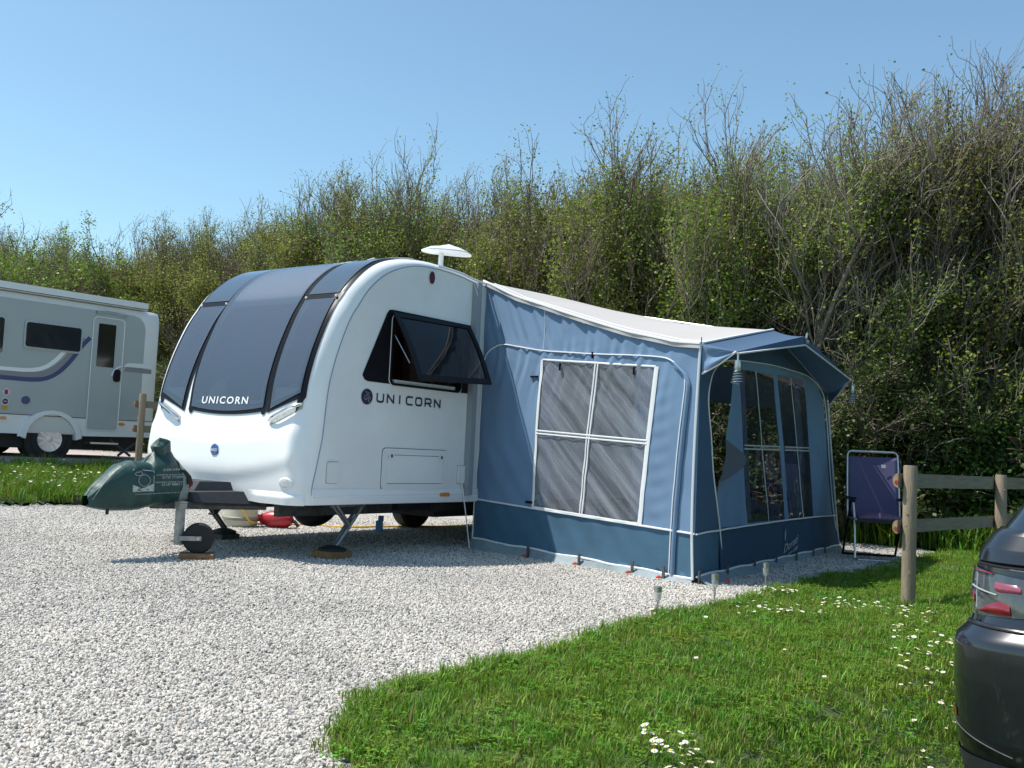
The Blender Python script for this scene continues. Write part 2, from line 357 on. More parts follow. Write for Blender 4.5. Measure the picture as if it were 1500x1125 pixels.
# ================================================================== TERRAIN
P0 = Vector((2.978, 7.268, 0)); FD = Vector((0.688, 0.725, 0)).normalized(); FN = Vector((FD.y, -FD.x, 0))
def gz(x, y):
    B = x * BX.x + y * BX.y
    z = 0.0
    t = -12.35 - B
    if t > 0: z += lerp(t, (0, 0.15, 1.95, 2.6, 60), (0, 0.10, 0.42, 0.53, 0.75))
    s = (x - P0.x) * FN.x + (y - P0.y) * FN.y
    z -= 0.38 * sstep((s - 0.85) / 0.8) * sstep((14 - y) / 3)
    return z
def gravel_material(name, cols, scale=58.0):
    mt = bpy.data.materials.new(name); mt.use_nodes = True; t = mt.node_tree; p = t.nodes['Principled BSDF']
    tc = N(t, 'ShaderNodeTexCoord'); vo = N(t, 'ShaderNodeTexVoronoi', Scale=scale); t.links.new(tc.outputs['Object'], vo.inputs[0])
    sep = N(t, 'ShaderNodeSeparateColor'); t.links.new(vo.outputs['Color'], sep.inputs[0])
    rp = N(t, 'ShaderNodeValToRGB'); e = rp.color_ramp.elements
    for i, c in enumerate(cols):
        el = e[i] if i < 2 else e.new(0.5)
        el.position = i / (len(cols) - 1); el.color = (*c, 1)
    t.links.new(sep.outputs[0], rp.inputs[0])
    ns = N(t, 'ShaderNodeTexNoise', Scale=0.7, Detail=5.0); t.links.new(tc.outputs['Object'], ns.inputs[0])
    mr = N(t, 'ShaderNodeMapRange'); mr.inputs[1].default_value = 0.3; mr.inputs[2].default_value = 0.7; mr.inputs[3].default_value = 0.85; mr.inputs[4].default_value = 1.08
    t.links.new(ns.outputs[0], mr.inputs[0])
    hs = N(t, 'ShaderNodeHueSaturation'); t.links.new(rp.outputs[0], hs.inputs['Color']); t.links.new(mr.outputs[0], hs.inputs['Value'])
    t.links.new(hs.outputs[0], p.inputs['Base Color']); p.inputs['Roughness'].default_value = 0.85
    bp = N(t, 'ShaderNodeBump', Strength=0.9, Distance=0.012); bp.invert = True
    t.links.new(vo.outputs['Distance'], bp.inputs['Height']); t.links.new(bp.outputs[0], p.inputs['Normal'])
    return mt
GC = [(0.16, 0.155, 0.15), (0.33, 0.32, 0.31), (0.42, 0.41, 0.39), (0.39, 0.355, 0.335), (0.49, 0.48, 0.46)]  # darker than the loose pebbles: shade between stones painted into the colour
MT['gravel'] = gravel_material('limestone_gravel', GC)
MT['roadgravel'] = gravel_material('pinkish_road_gravel', [(0.24, 0.21, 0.20), (0.40, 0.34, 0.32), (0.48, 0.42, 0.40)], 40)
MT['drive'] = gravel_material('drive_gravel', [(0.16, 0.15, 0.15), (0.26, 0.25, 0.24), (0.34, 0.32, 0.31)], 50)
def sheet(name, mat, x0, x1, y0, y1, step, dz, poly=None, kind='structure'):
    nx = int((x1 - x0) / step); ny = int((y1 - y0) / step); mb = MB(); idx = {}
    def vid(i, j):
        if (i, j) not in idx:
            x = x0 + i * step; y = y0 + j * step; idx[(i, j)] = len(mb.v); mb.v.append((x, y, gz(x, y) + dz))
        return idx[(i, j)]
    for i in range(nx):
        for j in range(ny):
            if poly is None or inside(x0 + (i + .5) * step, y0 + (j + .5) * step, poly):
                mb.f.append((vid(i, j), vid(i + 1, j), vid(i + 1, j + 1), vid(i, j + 1)))
    return tag(mb.build(name, mat, smooth=60), kind=kind)
# one big sheet to the horizon, gravel pitch, lawns
g = MB(); R0 = [-400, -150, -60, -40] + list(np.arange(-28, 28.1, 0.4)) + [40, 60, 150, 400]
for i in range(len(R0)):
    for j in range(len(R0)):
        x, y = R0[i], R0[j] + 18; g.v.append((x, y, gz(x, y) - 0.05))
k = len(R0)
g.f = [(i * k + j, (i + 1) * k + j, (i + 1) * k + j + 1, i * k + j + 1) for i in range(k - 1) for j in range(k - 1)]
tag(g.build('ground', 'soil', smooth=60), kind='structure')
def GP(pts): return [G(*p)[:2] for p in pts]
GRAVEL_POLY = GP([(-2, -12.35), (13.5, -12.35), (13.5, -3.2), (11.3, -1.4), (9, -1.2), (5, 1.5), (-2, 1.5)])
sheet('gravel_pitch', 'gravel', -12, 8, -1.5, 22, 0.12, 0.0, GRAVEL_POLY)
sheet('road', 'roadgravel', -34, -1, 3, 36, 0.5, 0.012, GP([(-6, -14.2), (22, -14.2), (22, -24), (-6, -24)]))
dr = [tuple((P0 + FD * t + FN * s)[:2]) for t, s in ((-7, 1.45), (9, 1.45), (9, 6.5), (-7, 6.5))]
sheet('driveway', 'drive', -4, 16, -4, 15, 0.2, 0.006, dr)
LAWN = [(2.06, 7.59), (1.80, 7.165), (1.447, 6.666), (.953, 6.13), (.65, 5.665), (.231, 4.885), (-.092, 4.477), (-.367, 4.167), (-.521, 3.861), (-.567, 3.526), (-.554, 3.327), (-.484, 3.179), (-.373, 3.013), (-.2, 2.6), (.2, 2.2), (1.15, 2.25),
        (4.45, 5.85), (11.6, 13.2), (15, 17), (4, 24), (-4, 30), (-10, 34), (-5.2, 22), (-1.5, 19), (2.5, 16.2), (4.776, 14.17), (5.52, 14.02), (5.77, 13.336), (6.144, 13.05), (4.416, 10.803), (3.562, 9.512), (2.789, 8.73)]
sheet('lawn', 'soil', -10.5, 15.5, 2, 34, 0.06, 0.016, LAWN)
BANK = GP([(2.0, -12.38), (9.3, -12.38), (15, -12.4), (15, -14.3), (8.9, -14.3), (2, -14.6)])
sheet('lawn_bank', 'soil', -16, 0, 6, 24, 0.08, 0.016, BANK)

# ------------------------------------------------------------------ scattered stuff (geometry nodes)
def raw_mesh(name, v, f, mats, mi=None, smooth=True):
    me = bpy.data.meshes.new(name); me.from_pydata([tuple(p) for p in v], [], f)
    for m_ in mats: me.materials.append(MT[m_] if isinstance(m_, str) else m_)
    if mi: me.polygons.foreach_set('material_index', mi)
    if smooth: me.polygons.foreach_set('use_smooth', [True] * len(me.polygons))
    return me
def scatter(name, base, variants, smin, smax, seed, tilt=0.15, label=None):
    """base: list of (tri, density) on the terrain; one stuff object carrying instances of the variants"""
    col = bpy.data.collections.new(name + '_pieces')
    for i, me in enumerate(variants): col.objects.link(bpy.data.objects.new(name + '_piece', me))
    bv, bf, dens = base
    me = bpy.data.meshes.new(name); me.from_pydata(bv, [], bf)
    at = me.attributes.new('dens', 'FLOAT', 'FACE'); at.data.foreach_set('value', dens)
    o = bpy.data.objects.new(name, me); COL.objects.link(o)
    ng = bpy.data.node_groups.new(name, 'GeometryNodeTree')
    ng.interface.new_socket('Geometry', in_out='INPUT', socket_type='NodeSocketGeometry'); ng.interface.new_socket('Geometry', in_out='OUTPUT', socket_type='NodeSocketGeometry')
    gi = ng.nodes.new('NodeGroupInput'); go = ng.nodes.new('NodeGroupOutput'); L = ng.links.new
    dp = ng.nodes.new('GeometryNodeDistributePointsOnFaces'); dp.inputs['Seed'].default_value = seed
    na = ng.nodes.new('GeometryNodeInputNamedAttribute'); na.data_type = 'FLOAT'; na.inputs[0].default_value = 'dens'
    L(gi.outputs[0], dp.inputs[0]); L(na.outputs[0], dp.inputs['Density'])
    ci = ng.nodes.new('GeometryNodeCollectionInfo'); ci.inputs[0].default_value = col; ci.inputs[1].default_value = True; ci.inputs[2].default_value = True
    ip = ng.nodes.new('GeometryNodeInstanceOnPoints'); ip.inputs['Pick Instance'].default_value = True
    L(dp.outputs[0], ip.inputs[0]); L(ci.outputs[0], ip.inputs['Instance'])
    rv = ng.nodes.new('FunctionNodeRandomValue'); rv.data_type = 'FLOAT_VECTOR'; rv.inputs[0].default_value = (-tilt, -tilt, 0); rv.inputs[1].default_value = (tilt, tilt, 6.283); rv.inputs['Seed'].default_value = seed + 1
    L(rv.outputs[0], ip.inputs['Rotation'])
    rs = ng.nodes.new('FunctionNodeRandomValue'); rs.data_type = 'FLOAT'; rs.inputs[2].default_value = smin; rs.inputs[3].default_value = smax; rs.inputs['Seed'].default_value = seed + 2
    L(rs.outputs[1], ip.inputs['Scale']); L(ip.outputs[0], go.inputs[0])
    md = o.modifiers.new('scatter', 'NODES'); md.node_group = ng
    return tag(o, kind='stuff', label=label)
def field(x0, x1, y0, y1, step, dz, poly, dfn):
    v = []; f = []; d = []; idx = {}
    def vid(i, j):
        if (i, j) not in idx:
            x = x0 + i * step; y = y0 + j * step; idx[(i, j)] = len(v); v.append((x, y, gz(x, y) + dz))
        return idx[(i, j)]
    for i in range(int((x1 - x0) / step)):
        for j in range(int((y1 - y0) / step)):
            cx = x0 + (i + .5) * step; cy = y0 + (j + .5) * step
            if inside(cx, cy, poly):
                q = dfn(cx, cy)
                if q > 0: f.append((vid(i, j), vid(i + 1, j), vid(i + 1, j + 1), vid(i, j + 1))); d.append(q)
    return v, f, d
rng = np.random.default_rng(3)
def in_view(x, y, m=0.6): return y > 1.4 and abs(x) < 0.545 * y + m + 1.5
def stone_mesh(i, c):
    bm = bmesh.new(); bmesh.ops.create_icosphere(bm, subdivisions=1, radius=0.5)
    for v in bm.verts:
        v.co *= 1 + rng.uniform(-0.22, 0.22); v.co.x *= 1.25; v.co.z *= 0.72
    v = [tuple(p.co) for p in bm.verts]; f = [tuple(q.index for q in p.verts) for p in bm.faces]; bm.free()
    key = 'stone_%d' % i
    MT[key] = M('stone_tone', c, 0.85, var=0.12, vscale=3, island=0.16, patch=(0.75, (0.82, 0.79, 0.75), (1.08, 1.03, 0.96)))
    return raw_mesh('pebble', v, f, [key], smooth=False)
SC = [(0.19, 0.185, 0.18), (0.41, 0.40, 0.385), (0.52, 0.505, 0.48), (0.57, 0.555, 0.53), (0.61, 0.595, 0.57), (0.52, 0.48, 0.445), (0.65, 0.64, 0.62), (0.59, 0.57, 0.545)]
stones = [stone_mesh(i, c) for i, c in enumerate(SC)]
def gd(x, y):
    if not in_view(x, y): return 0
    return 5200 if y < 5 else (3800 if y < 7.5 else (2000 if y < 10 else 800))
NOLAWN = lambda x, y: 0 if inside(x, y, LAWN) else gd(x, y)
scatter('gravel', field(-10, 7, 1.2, 14, 0.1, 0.002, GRAVEL_POLY, NOLAWN), stones, 0.008, 0.020, 11, 3.1)

def blade(v, f, mi, x, y, h, w, yaw, lean, mat, bend=1.0):
    o = len(v); dx, dy = math.cos(yaw), math.sin(yaw); px, py = -dy, dx
    for t, ww in ((0, 1), (0.5, 0.85), (1.0, 0.05)):
        q = lean * h * t ** (1 + bend); z = h * (t - 0.25 * lean * t * t)
        for s in (-1, 1): v.append((x + dx * q + px * w * ww * s / 2, y + dy * q + py * w * ww * s / 2, z))
    f += [(o, o + 1, o + 3, o + 2), (o + 2, o + 3, o + 5, o + 4)]; mi += [mat, mat]
def clump(n, rad, h0, h1, w=0.004, dry=0.06, leanmax=0.8):
    v = []; f = []; mi = []
    for i in range(n):
        r = rad * math.sqrt(rng.random()); t = rng.random() * 6.283
        blade(v, f, mi, r * math.cos(t), r * math.sin(t), rng.uniform(h0, h1), w * rng.uniform(0.7, 1.4), rng.random() * 6.283, rng.uniform(0.15, leanmax), 1 if rng.random() < dry else 0)
    return raw_mesh('grass_clump', v, f, ['grassb', 'grassd'], mi)
def clover(n, rad):
    v = []; f = []; mi = []
    for i in range(n):
        r = rad * math.sqrt(rng.random()); t = rng.random() * 6.283; cx, cy = r * math.cos(t), r * math.sin(t); z = rng.uniform(0.015, 0.045); s = rng.uniform(0.006, 0.012)
        a0 = rng.random() * 6.28
        for k3 in range(3):
            a = a0 + k3 * 2.094; o = len(v)
            v += [(cx, cy, z), (cx + s * math.cos(a - .5), cy + s * math.sin(a - .5), z + s * .3), (cx + 1.5 * s * math.cos(a), cy + 1.5 * s * math.sin(a), z + s * .15), (cx + s * math.cos(a + .5), cy + s * math.sin(a + .5), z + s * .3)]
            f.append((o, o + 1, o + 2, o + 3)); mi.append(0)
    return raw_mesh('clover_clump', v, f, ['grassb', 'grassd'], mi)
turf = [clump(90, 0.085, 0.016, 0.042, .0036) for _ in range(4)] + [clump(60, 0.07, 0.025, 0.062, .0038), clump(26, 0.06, 0.035, 0.085, 0.0042, 0.2), clover(22, 0.08)]
def patchy(x, y):
    return max(0.55, min(1.3, 0.9 + 0.9 * noise2(x * 1.6, y * 1.6, 2)))
def lawn_d(x, y):
    if not in_view(x, y, 0.9): return 0
    return (330 if y < 6 else 240 if y < 9 else 110 if y < 18 else 20) * patchy(x, y)
scatter('grass', field(-10.5, 15.5, 2, 30, 0.12, 0.016, LAWN, lawn_d), turf, 0.75, 1.25, 21)
def bank_d(x, y): return 190 * patchy(x, y) if in_view(x, y, 1.0) else 0
scatter('bank_grass', field(-16, 0, 6, 24, 0.15, 0.016, BANK, bank_d), [clump(50, 0.08, 0.05, 0.12, 0.006), clump(40, 0.08, 0.07, 0.19, 0.006), clover(30, 0.09)], 0.8, 1.35, 31)
# ragged overgrown verge of the lawn where it meets the gravel
EDGE = LAWN[:15]
ev, ef, ed = [], [], []
for (x1, y1), (x2, y2) in zip(EDGE[:-1], EDGE[1:]):
    L_ = math.hypot(x2 - x1, y2 - y1); nx, ny = (y2 - y1) / L_, -(x2 - x1) / L_
    o = len(ev); w = 0.09
    for (x, y) in ((x1 - nx * .02, y1 - ny * .02), (x2 - nx * .02, y2 - ny * .02), (x2 - nx * w, y2 - ny * w), (x1 - nx * w, y1 - ny * w)): ev.append((x, y, gz(x, y) + 0.012))
    ef.append((o, o + 1, o + 2, o + 3)); ed.append(420)
scatter('lawn_fringe_grass', (ev, ef, ed), [clump(36, 0.05, 0.03, 0.085, 0.0045, 0.12, 1.1), clump(30, 0.05, 0.02, 0.06, 0.004, 0.25, 1.2)], 0.8, 1.3, 41)
# coarse tall grass and weeds along the foot of the hedge
HEDGEFOOT = GP([(13.3, 2.5), (14.6, 2.5), (14.9, -9), (13.6, -7), (13.2, -3)])
scatter('tall_grass', field(-6, 14, 8, 24, 0.25, 0.01, HEDGEFOOT, lambda x, y: 34), [clump(34, 0.16, 0.25, 0.55, 0.014, 0.08, 0.9), clump(30, 0.2, 0.2, 0.4, 0.018, 0.03, 1.0)], 0.7, 1.25, 51)
# daisies
def daisy_mesh(h, r):
    v = []; f = []; mi = []
    blade(v, f, mi, 0, 0, h, 0.003, 0.3, 0.1, 2)
    o = len(v); n = 12
    v.append((0, 0, h + 0.001))
    for i in range(n * 2):
        rr = r if i % 2 else r * 0.62; t = math.pi * i / n; v.append((rr * math.cos(t), rr * math.sin(t), h + 0.002 + 0.12 * rr))
    for i in range(n * 2): f.append((o, o + 1 + i, o + 1 + (i + 1) % (n * 2))); mi.append(0)
    o = len(v); v.append((0, 0, h + 0.007))
    for i in range(8): t = math.pi * i / 4; v.append((0.3 * r * math.cos(t), 0.3 * r * math.sin(t), h + 0.004))
    for i in range(8): f.append((o, o + 1 + i, o + 1 + (i + 1) % 8)); mi.append(1)
    return raw_mesh('daisy', v, f, ['petal', 'pollen', 'grassb'], mi, smooth=False)
daisies = [daisy_mesh(0.055, 0.012), daisy_mesh(0.065, 0.014), daisy_mesh(0.05, 0.0105)]
DPATCH = [(0.62, 3.30, .09, .14, 520), (0.78, 3.12, .10, .10, 420), (0.50, 3.42, .06, .05, 360), (2.35, 6.75, .22, .22, 150), (2.7, 6.5, .2, .2, 90), (1.70, 6.35, .24, .20, 150), (1.95, 6.25, .12, .14, 100), (1.55, 6.1, .12, .12, 70), (2.0, 7.30, .16, .13, 240), (1.73, 6.95, .2, .1, 110),
          (2.35, 5.55, .18, .30, 90), (2.15, 5.1, .20, .28, 80), (2.45, 5.0, .15, .2, 70), (1.98, 4.6, .16, .2, 55), (2.25, 4.35, .14, .2, 45), (1.75, 4.1, .2, .2, 25), (1.3, 3.25, .2, .1, 15), (1.05, 5.9, .3, .2, 15), (1.3, 4.6, .5, .5, 4), (2.6, 6.1, .3, .3, 18)]
def dd(x, y): return sum(d * 1.5 for cx, cy, rx, ry, d in DPATCH if ((x - cx) / rx) ** 2 + ((y - cy) / ry) ** 2 < 1)
scatter('daisies', field(-0.6, 4.2, 2.4, 9, 0.04, 0.016, LAWN, dd), daisies, 0.8, 1.25, 61, 0.35)
def bd(x, y):
    if not in_view(x, y, 1): return 0
    return max(0.05, noise2(x * 1.1, y * 1.1, 5) + 0.15) * 130
scatter('bank_daisies', field(-13, -2, 9, 20, 0.15, 0.04, BANK, bd), [daisy_mesh(0.11, 0.018), daisy_mesh(0.14, 0.02)], 0.9, 1.3, 71, 0.35)

# ================================================================== CARAVAN
exec_sections = []
OUT = [(5.52, .47), (5.50, .60), (5.495, .75), (5.505, .9), (5.52, 1.04), (5.56, 1.27), (5.60, 1.5), (5.685, 1.77), (5.81, 2.05), (5.915, 2.22), (6.04, 2.39), (6.24, 2.565), (6.46, 2.675), (6.76, 2.745), (7.1, 2.772), (7.46, 2.755), (7.8, 2.72), (8.6, 2.70), (12.1, 2.68), (12.32, 2.55), (12.4, .47)]
SEA = [(5.68, .47), (5.66, .60), (5.69, .75), (5.72, .9), (5.745, 1.04), (5.763, 1.27), (5.79, 1.5), (5.865, 1.77), (5.98, 2.05), (6.08, 2.2), (6.19, 2.35), (6.36, 2.5), (6.55, 2.60), (6.80, 2.675), (7.1, 2.70), (7.46, 2.69), (7.8, 2.655), (8.6, 2.64), (12.05, 2.62), (12.25, 2.5), (12.3, .47)]
def curve_at(L, s):
    n = len(L); s = max(0, min(n - 1.0001, s)); i = int(s); t = s - i
    p0, p1, p2, p3 = (np.array(L[max(0, i - 1)]), np.array(L[i]), np.array(L[i + 1]), np.array(L[min(n - 1, i + 2)]))
    return 0.5 * (2 * p1 + (p2 - p0) * t + (2 * p0 - 5 * p1 + 4 * p2 - p3) * t * t + (3 * p1 - p0 - 3 * p2 + p3) * t ** 3)
BC, HW, RB = -7.125, 1.075, 0.15
def relief(b, z):
    """moulded smile lines of the front panel"""
    x = b - BC
    k1 = z - (1.00 + 0.085 * x * x * 1.6); k2 = z - (0.66 + 0.15 * x * x)
    return -0.022 * sstep(0.5 - k1 / 0.10) * sstep((k2) / 0.12 + 0.5)
def FS(b, s, off=0.0):
    o = curve_at(OUT, s); i = curve_at(SEA, s); e = HW - abs(b - BC)
    c = 1.0
    if e < RB: q = (RB - max(0, e)) / RB; c = math.sqrt(max(0, 1 - q * q))
    p = i + (o - i) * c
    if s < 6: p = p + np.array([relief(b, p[1]) * c * sstep((6 - s) / 1.0), 0])
    if off:
        d = curve_at(OUT, s + 0.05) - curve_at(OUT, s - 0.05); d = d / np.linalg.norm(d); p = p + np.array([-d[1], d[0]]) * off
    return (p[0], b, p[1])
CLOC = G(8.9, BC, 0)
cv = thing('caravan', 'white touring caravan with curved grey front windows and a blue awning on its side', 'caravan', CLOC, TH)
def glazed(b, s): return 5.3 < s < 8.9 and (-7.53 < b < -6.63 or (s > 5.75 and (-6.50 < b < -6.20 or -7.99 < b < -7.69)))
mb = MB(); bs = [-1 * HW + HW * 2 * i / 40 for i in range(41)]
bs = sorted(set([round(x, 4) for x in bs] + [round(sg * (HW - RB + RB * math.sin(R(q))), 4) for sg in (-1, 1) for q in range(0, 91, 9)]))
ns_ = [j / 4 for j in range(0, (len(OUT) - 1) * 4 + 1)]
mb.add([FS(BC + b, s) for b in bs for s in ns_], [(i * len(ns_) + j, (i + 1) * len(ns_) + j, (i + 1) * len(ns_) + j + 1, i * len(ns_) + j + 1) for i in range(len(bs) - 1) for j in range(len(ns_) - 1) if not glazed(BC + (bs[i] + bs[i + 1]) / 2, (ns_[j] + ns_[j + 1]) / 2)])
shell = mb.build('front_and_roof_shell', 'grp', cv, G, 40)
# side walls
B0, B1 = BC + HW, BC - HW
sea_o = [tuple(curve_at(SEA, j / 4)) for j in range(0, (len(SEA) - 1) * 4 + 1)]
OPEN = rrect(6.53, 1.56, 7.53, 2.16, 0.05)
v2, f2 = fill(sea_o, [OPEN], 0.25)
MB().add([(x, B0, z) for x, z in v2], f2).build('side_wall', 'wallwhite', cv, G, 0)
v2, f2 = fill(sea_o, [], 0.5)
MB().add([(x, B1, z) for x, z in v2], f2).build('side_wall', 'wallwhite', cv, G, 0)
MB().tube([(x, B0 + 0.001, z) for x, z in sea_o[2:70]], 0.005, 6).build('seam_trim', 'seam', cv, G)
MB().box((9.0, BC, 0.50), (3.3, HW - 0.05, 0.02)).build('floor', 'greysteel', cv, G, 0)
# skirt along the side, with its split line
sk = MB()
sk.prism([(B0 - 0.02, .475), (B0 + .018, .475), (B0 + .022, .53), (B0 + .016, .538), (B0 + .016, .545), (B0 + .022, .552), (B0 + .010, .603), (B0 - 0.02, .606)], lambda x, y, d: (d, x, y), 5.66, 12.2)
sk.build('skirt', 'grp', cv, G, 25)
# rounded lower corner moulding below the lamp
cm = MB(); cm.grid(lambda u, v: FS(-6.66 + 0.60 * u, 0.0 + 0.95 * v, (0.026 * sstep(u / .3) * (1 if v < .55 else 1 - sstep((v - .55) / .3)) - .004 * (v > .86))), 24, 12)
cm.build('corner_moulding', 'grp', cv, G, 30)
# front glazing
def patch(bl, br, s0, s1, off, nb=14, nsx=30, bow=0.0, sk0=0.0):
    """front-surface patch; bl/br are functions of s; sk0: lower edge tilt"""
    def fn(u, v):
        s = s0 + (s1 - s0) * v + (1 - v) * (bow * (2 * u - 1) ** 2 + sk0 * u)
        b = bl(s) + (br(s) - bl(s)) * u
        return FS(b, s, off)
    return MB().grid(fn, nb, nsx)
cl = lambda s: lerp(s, (5, 9, 12, 14), (-7.56, -7.63, -7.64, -7.64)); crr = lambda s: lerp(s, (5, 9, 12, 14), (-6.58, -6.61, -6.62, -6.62))
def ring_patch(pl, pr, s0, s1, wb, ws, off, **kw):
    mb = MB()
    for sub in (patch(pl, lambda s: pl(s) + wb, s0, s1, off, 3, 40, **kw), patch(lambda s: pr(s) - wb, pr, s0, s1, off, 3, 40, **kw)): mb.add(sub.v, sub.f)
    bow, sk = kw.get('bow', 0), kw.get('sk0', 0)
    mb.grid(lambda u, v: (lambda s: FS(pl(s) + (pr(s) - pl(s)) * u, s, off + .0007))(s0 + ws * v + (bow * (2 * u - 1) ** 2 + sk * u) * (1 - ws * v / (s1 - s0))), 16, 4)
    return mb
ring_patch(lambda s: cl(s) - .042, lambda s: crr(s) + .042, 4.70, 13.9, .075, .35, 0.008, bow=0.16).build('window_seal', 'black', cv, G, 40)
fw = patch(cl, crr, 4.82, 13.9, 0.016, bow=0.16); fw.build('front_window', 'frontglass', cv, G, 60)
def off_patch(c, w0, h, z, nb=10):  # opaque backing so that the see-through acrylic looks onto blinds, not the shell
    pass
sr0, sr1 = (lambda s: lerp(s, (5, 9, 14), (-6.53, -6.585, -6.585))), (lambda s: lerp(s, (5, 9, 10, 14), (-6.115, -6.135, -6.125, -6.15)))
mir = lambda fn: (lambda s: 2 * -7.095 - fn(s))
for (p, q, sg) in ((sr0, sr1, 1), (mir(sr1), mir(sr0), -1)):
    skw = 0.62 * sg; base = 4.86 if sg > 0 else 4.86 + 0.62
    ring_patch(p, q, base - .08, 13.6, .065, .35, 0.007, sk0=skw).build('window_seal', 'black', cv, G, 40)
    patch(p, q, 9.02, 9.5, 0.010, 8, 4).build('window_crossbar', 'black', cv, G, 40)
    d = 0.04
    pi = (lambda p: (lambda s: p(s) + d))(p); qi = (lambda q: (lambda s: q(s) - d))(q)
    patch(pi, qi, base + .07, 9.10, 0.015, sk0=skw).build('front_side_window', 'frontglass', cv, G, 60)
    patch(pi, qi, 9.42, 13.5, 0.014).build('tinted_roof_panel', 'panel', cv, G, 60)
    for e in (pi, qi):
        MB().lathe([(0.012, 0), (0.012, 0.012), (0.006, 0.018)], FS(e(9.2), 9.2, .012), (-0.8, 0, 0.5), 8).build('catch', 'whitepl', cv, G)
    hb = MB(); e0, e1 = (-6.47, -6.13) if sg > 0 else (-7.70, -8.04)
    pts = []
    for i in range(9):
        t = i / 8; b = e0 + (e1 - e0) * t; s = 4.50 + 0.62 * t
        pts.append(FS(b, s, 0.016 + 0.030 * min(1, 4 * min(t, 1 - t) + .1)))
    MB().tube(pts, [0.010, 0.014, 0.015, .015, .016, .017, .018, .018, .012], 8).build('grab_handle', 'chrome', cv, G)
    MB().grid(lambda u, v: FS(e0 + (e1 - e0) * u, 4.50 + .62 * u - .16 + .26 * v, 0.004), 8, 3).build('handle_recess', 'greyprint', cv, G)
# blinds, cushions and lamp seen dimly through the acrylic
MB().grid(lambda u, v: FS(BC - .93 + 1.86 * u, 5.0 + 4.2 * v, -0.13), 14, 20).build('silver_blind', M('silver_blind', (0.17, 0.20, 0.25), 0.5), cv, G, 60)
for c, rx, rz in ((-7.32, .13, .10), (-6.32, .09, .11), (-7.80, .06, .12)):
    MB().lathe([(0.02, -0.03), (rx * .8, -.02), (rx, 0), (rx * .8, .02), (0.02, .03)], FS(c, 5.6, -0.06), (-1, 0, 0.2), 12).build('cushion', 'cushion', cv, G, 80)
MB().tube([FS(-6.86, 5.1, -0.04), FS(-6.86, 5.7, -0.04)], 0.012, 6).tube([FS(-6.93, 5.18, -0.04), FS(-6.74, 5.2, -0.04)], 0.008, 6).build('reading_lamp', 'whitepl', cv, G)
tb = MB(); put_text(tb, 'UNICORN', 0.062, lambda x, y: FS(-7.415 + x, 5.08 + y * 4.4, 0.021), width=0.63, bold=0.02, spacing=1.25)
tb.build('lettering', 'whiteprint', cv, G, 0)
# badge
MB().lathe([(0.056, 0), (0.056, .008), (0.050, .012)], (5.488, -7.10, .885), (-1, 0, 0), 24).build('badge_rim', 'chrome', cv, G)
MB().lathe([(0.049, 0), (0.049, .005)], (5.476, -7.10, .885), (-1, 0, 0), 24).build('badge', 'bailey', cv, G)
tb = MB(); put_text(tb, 'BAILEY', 0.024, lambda x, y: (5.4695, -7.10 - .042 + x, .873 + y), width=0.084, bold=0.015)
tb.build('badge_lettering', 'whiteprint', cv, G, 0)
# oval position lamp in a recess
def oval(c_b, c_s, rb, rs, off, inner=1.0): return [FS(c_b + rb * math.cos(t), c_s + rs * math.sin(t), off) for t in [2 * math.pi * i / 20 for i in range(20)]]
for sg in (1, -1):
    cb = BC + sg * 0.935
    o1 = oval(cb, 1.3, .075, .34, 0.003); o2 = oval(cb, 1.3, .062, .26, 0.012)
    MB().add(o1 + o2, [(i, (i + 1) % 20, 20 + (i + 1) % 20, 20 + i) for i in range(20)]).build('lamp_rim', 'whitepl', cv, G)
    MB().add(o2 + [FS(cb, 1.3, 0.02)], [(i, (i + 1) % 20, 20) for i in range(20)]).build('position_lamp', 'lens', cv, G, 80)
# side graphics panel and windows
SP = lambda off: (lambda x, y, d=0: (x, B0 + off + d, y))
WP = [(6.17, 1.60), (6.20, 1.56), (6.24, 1.548), (7.725, 1.545), (7.725, 2.228), (6.52, 2.222), (6.47, 2.215), (6.44, 2.18)]
v2, f2 = fill(WP, [OPEN], 0.3)
MB().add([SP(.004)(x, y) for x, y in v2], f2).build('window_surround', 'black', cv, G, 0)
fr = MB(); o1 = rrect(6.505, 1.535, 7.555, 2.185, .06); o2 = OPEN
n_ = len(o1); fr.add([SP(.006)(*p) for p in o1] + [SP(.018)(*p) for p in rrect(6.512, 1.542, 7.548, 2.178, .058)] + [SP(.018)(*p) for p in o2] + [SP(-.03)(*p) for p in o2],
    [(k * n_ + i, k * n_ + (i + 1) % n_, (k + 1) * n_ + (i + 1) % n_, (k + 1) * n_ + i) for k in range(3) for i in range(n_)])
wf = fr.build('window_frame', 'black', cv, G, 40)
MB().tube([SP(.010)(*p) for p in o1], 0.004, 5, closed=True).build('frame_edge_trim', 'whitepl', cv, G)
MB().box((7.03, B0 - .02, 1.575), (.44, .015, .018)).build('window_sill', 'whitepl', cv, G)
MB().box((7.03, -6.6, 1.9), (.7, .01, .5)).box((7.25, -6.40, 1.95), (.12, .05, .45)).build('interior_furniture', 'woodint', cv, G)
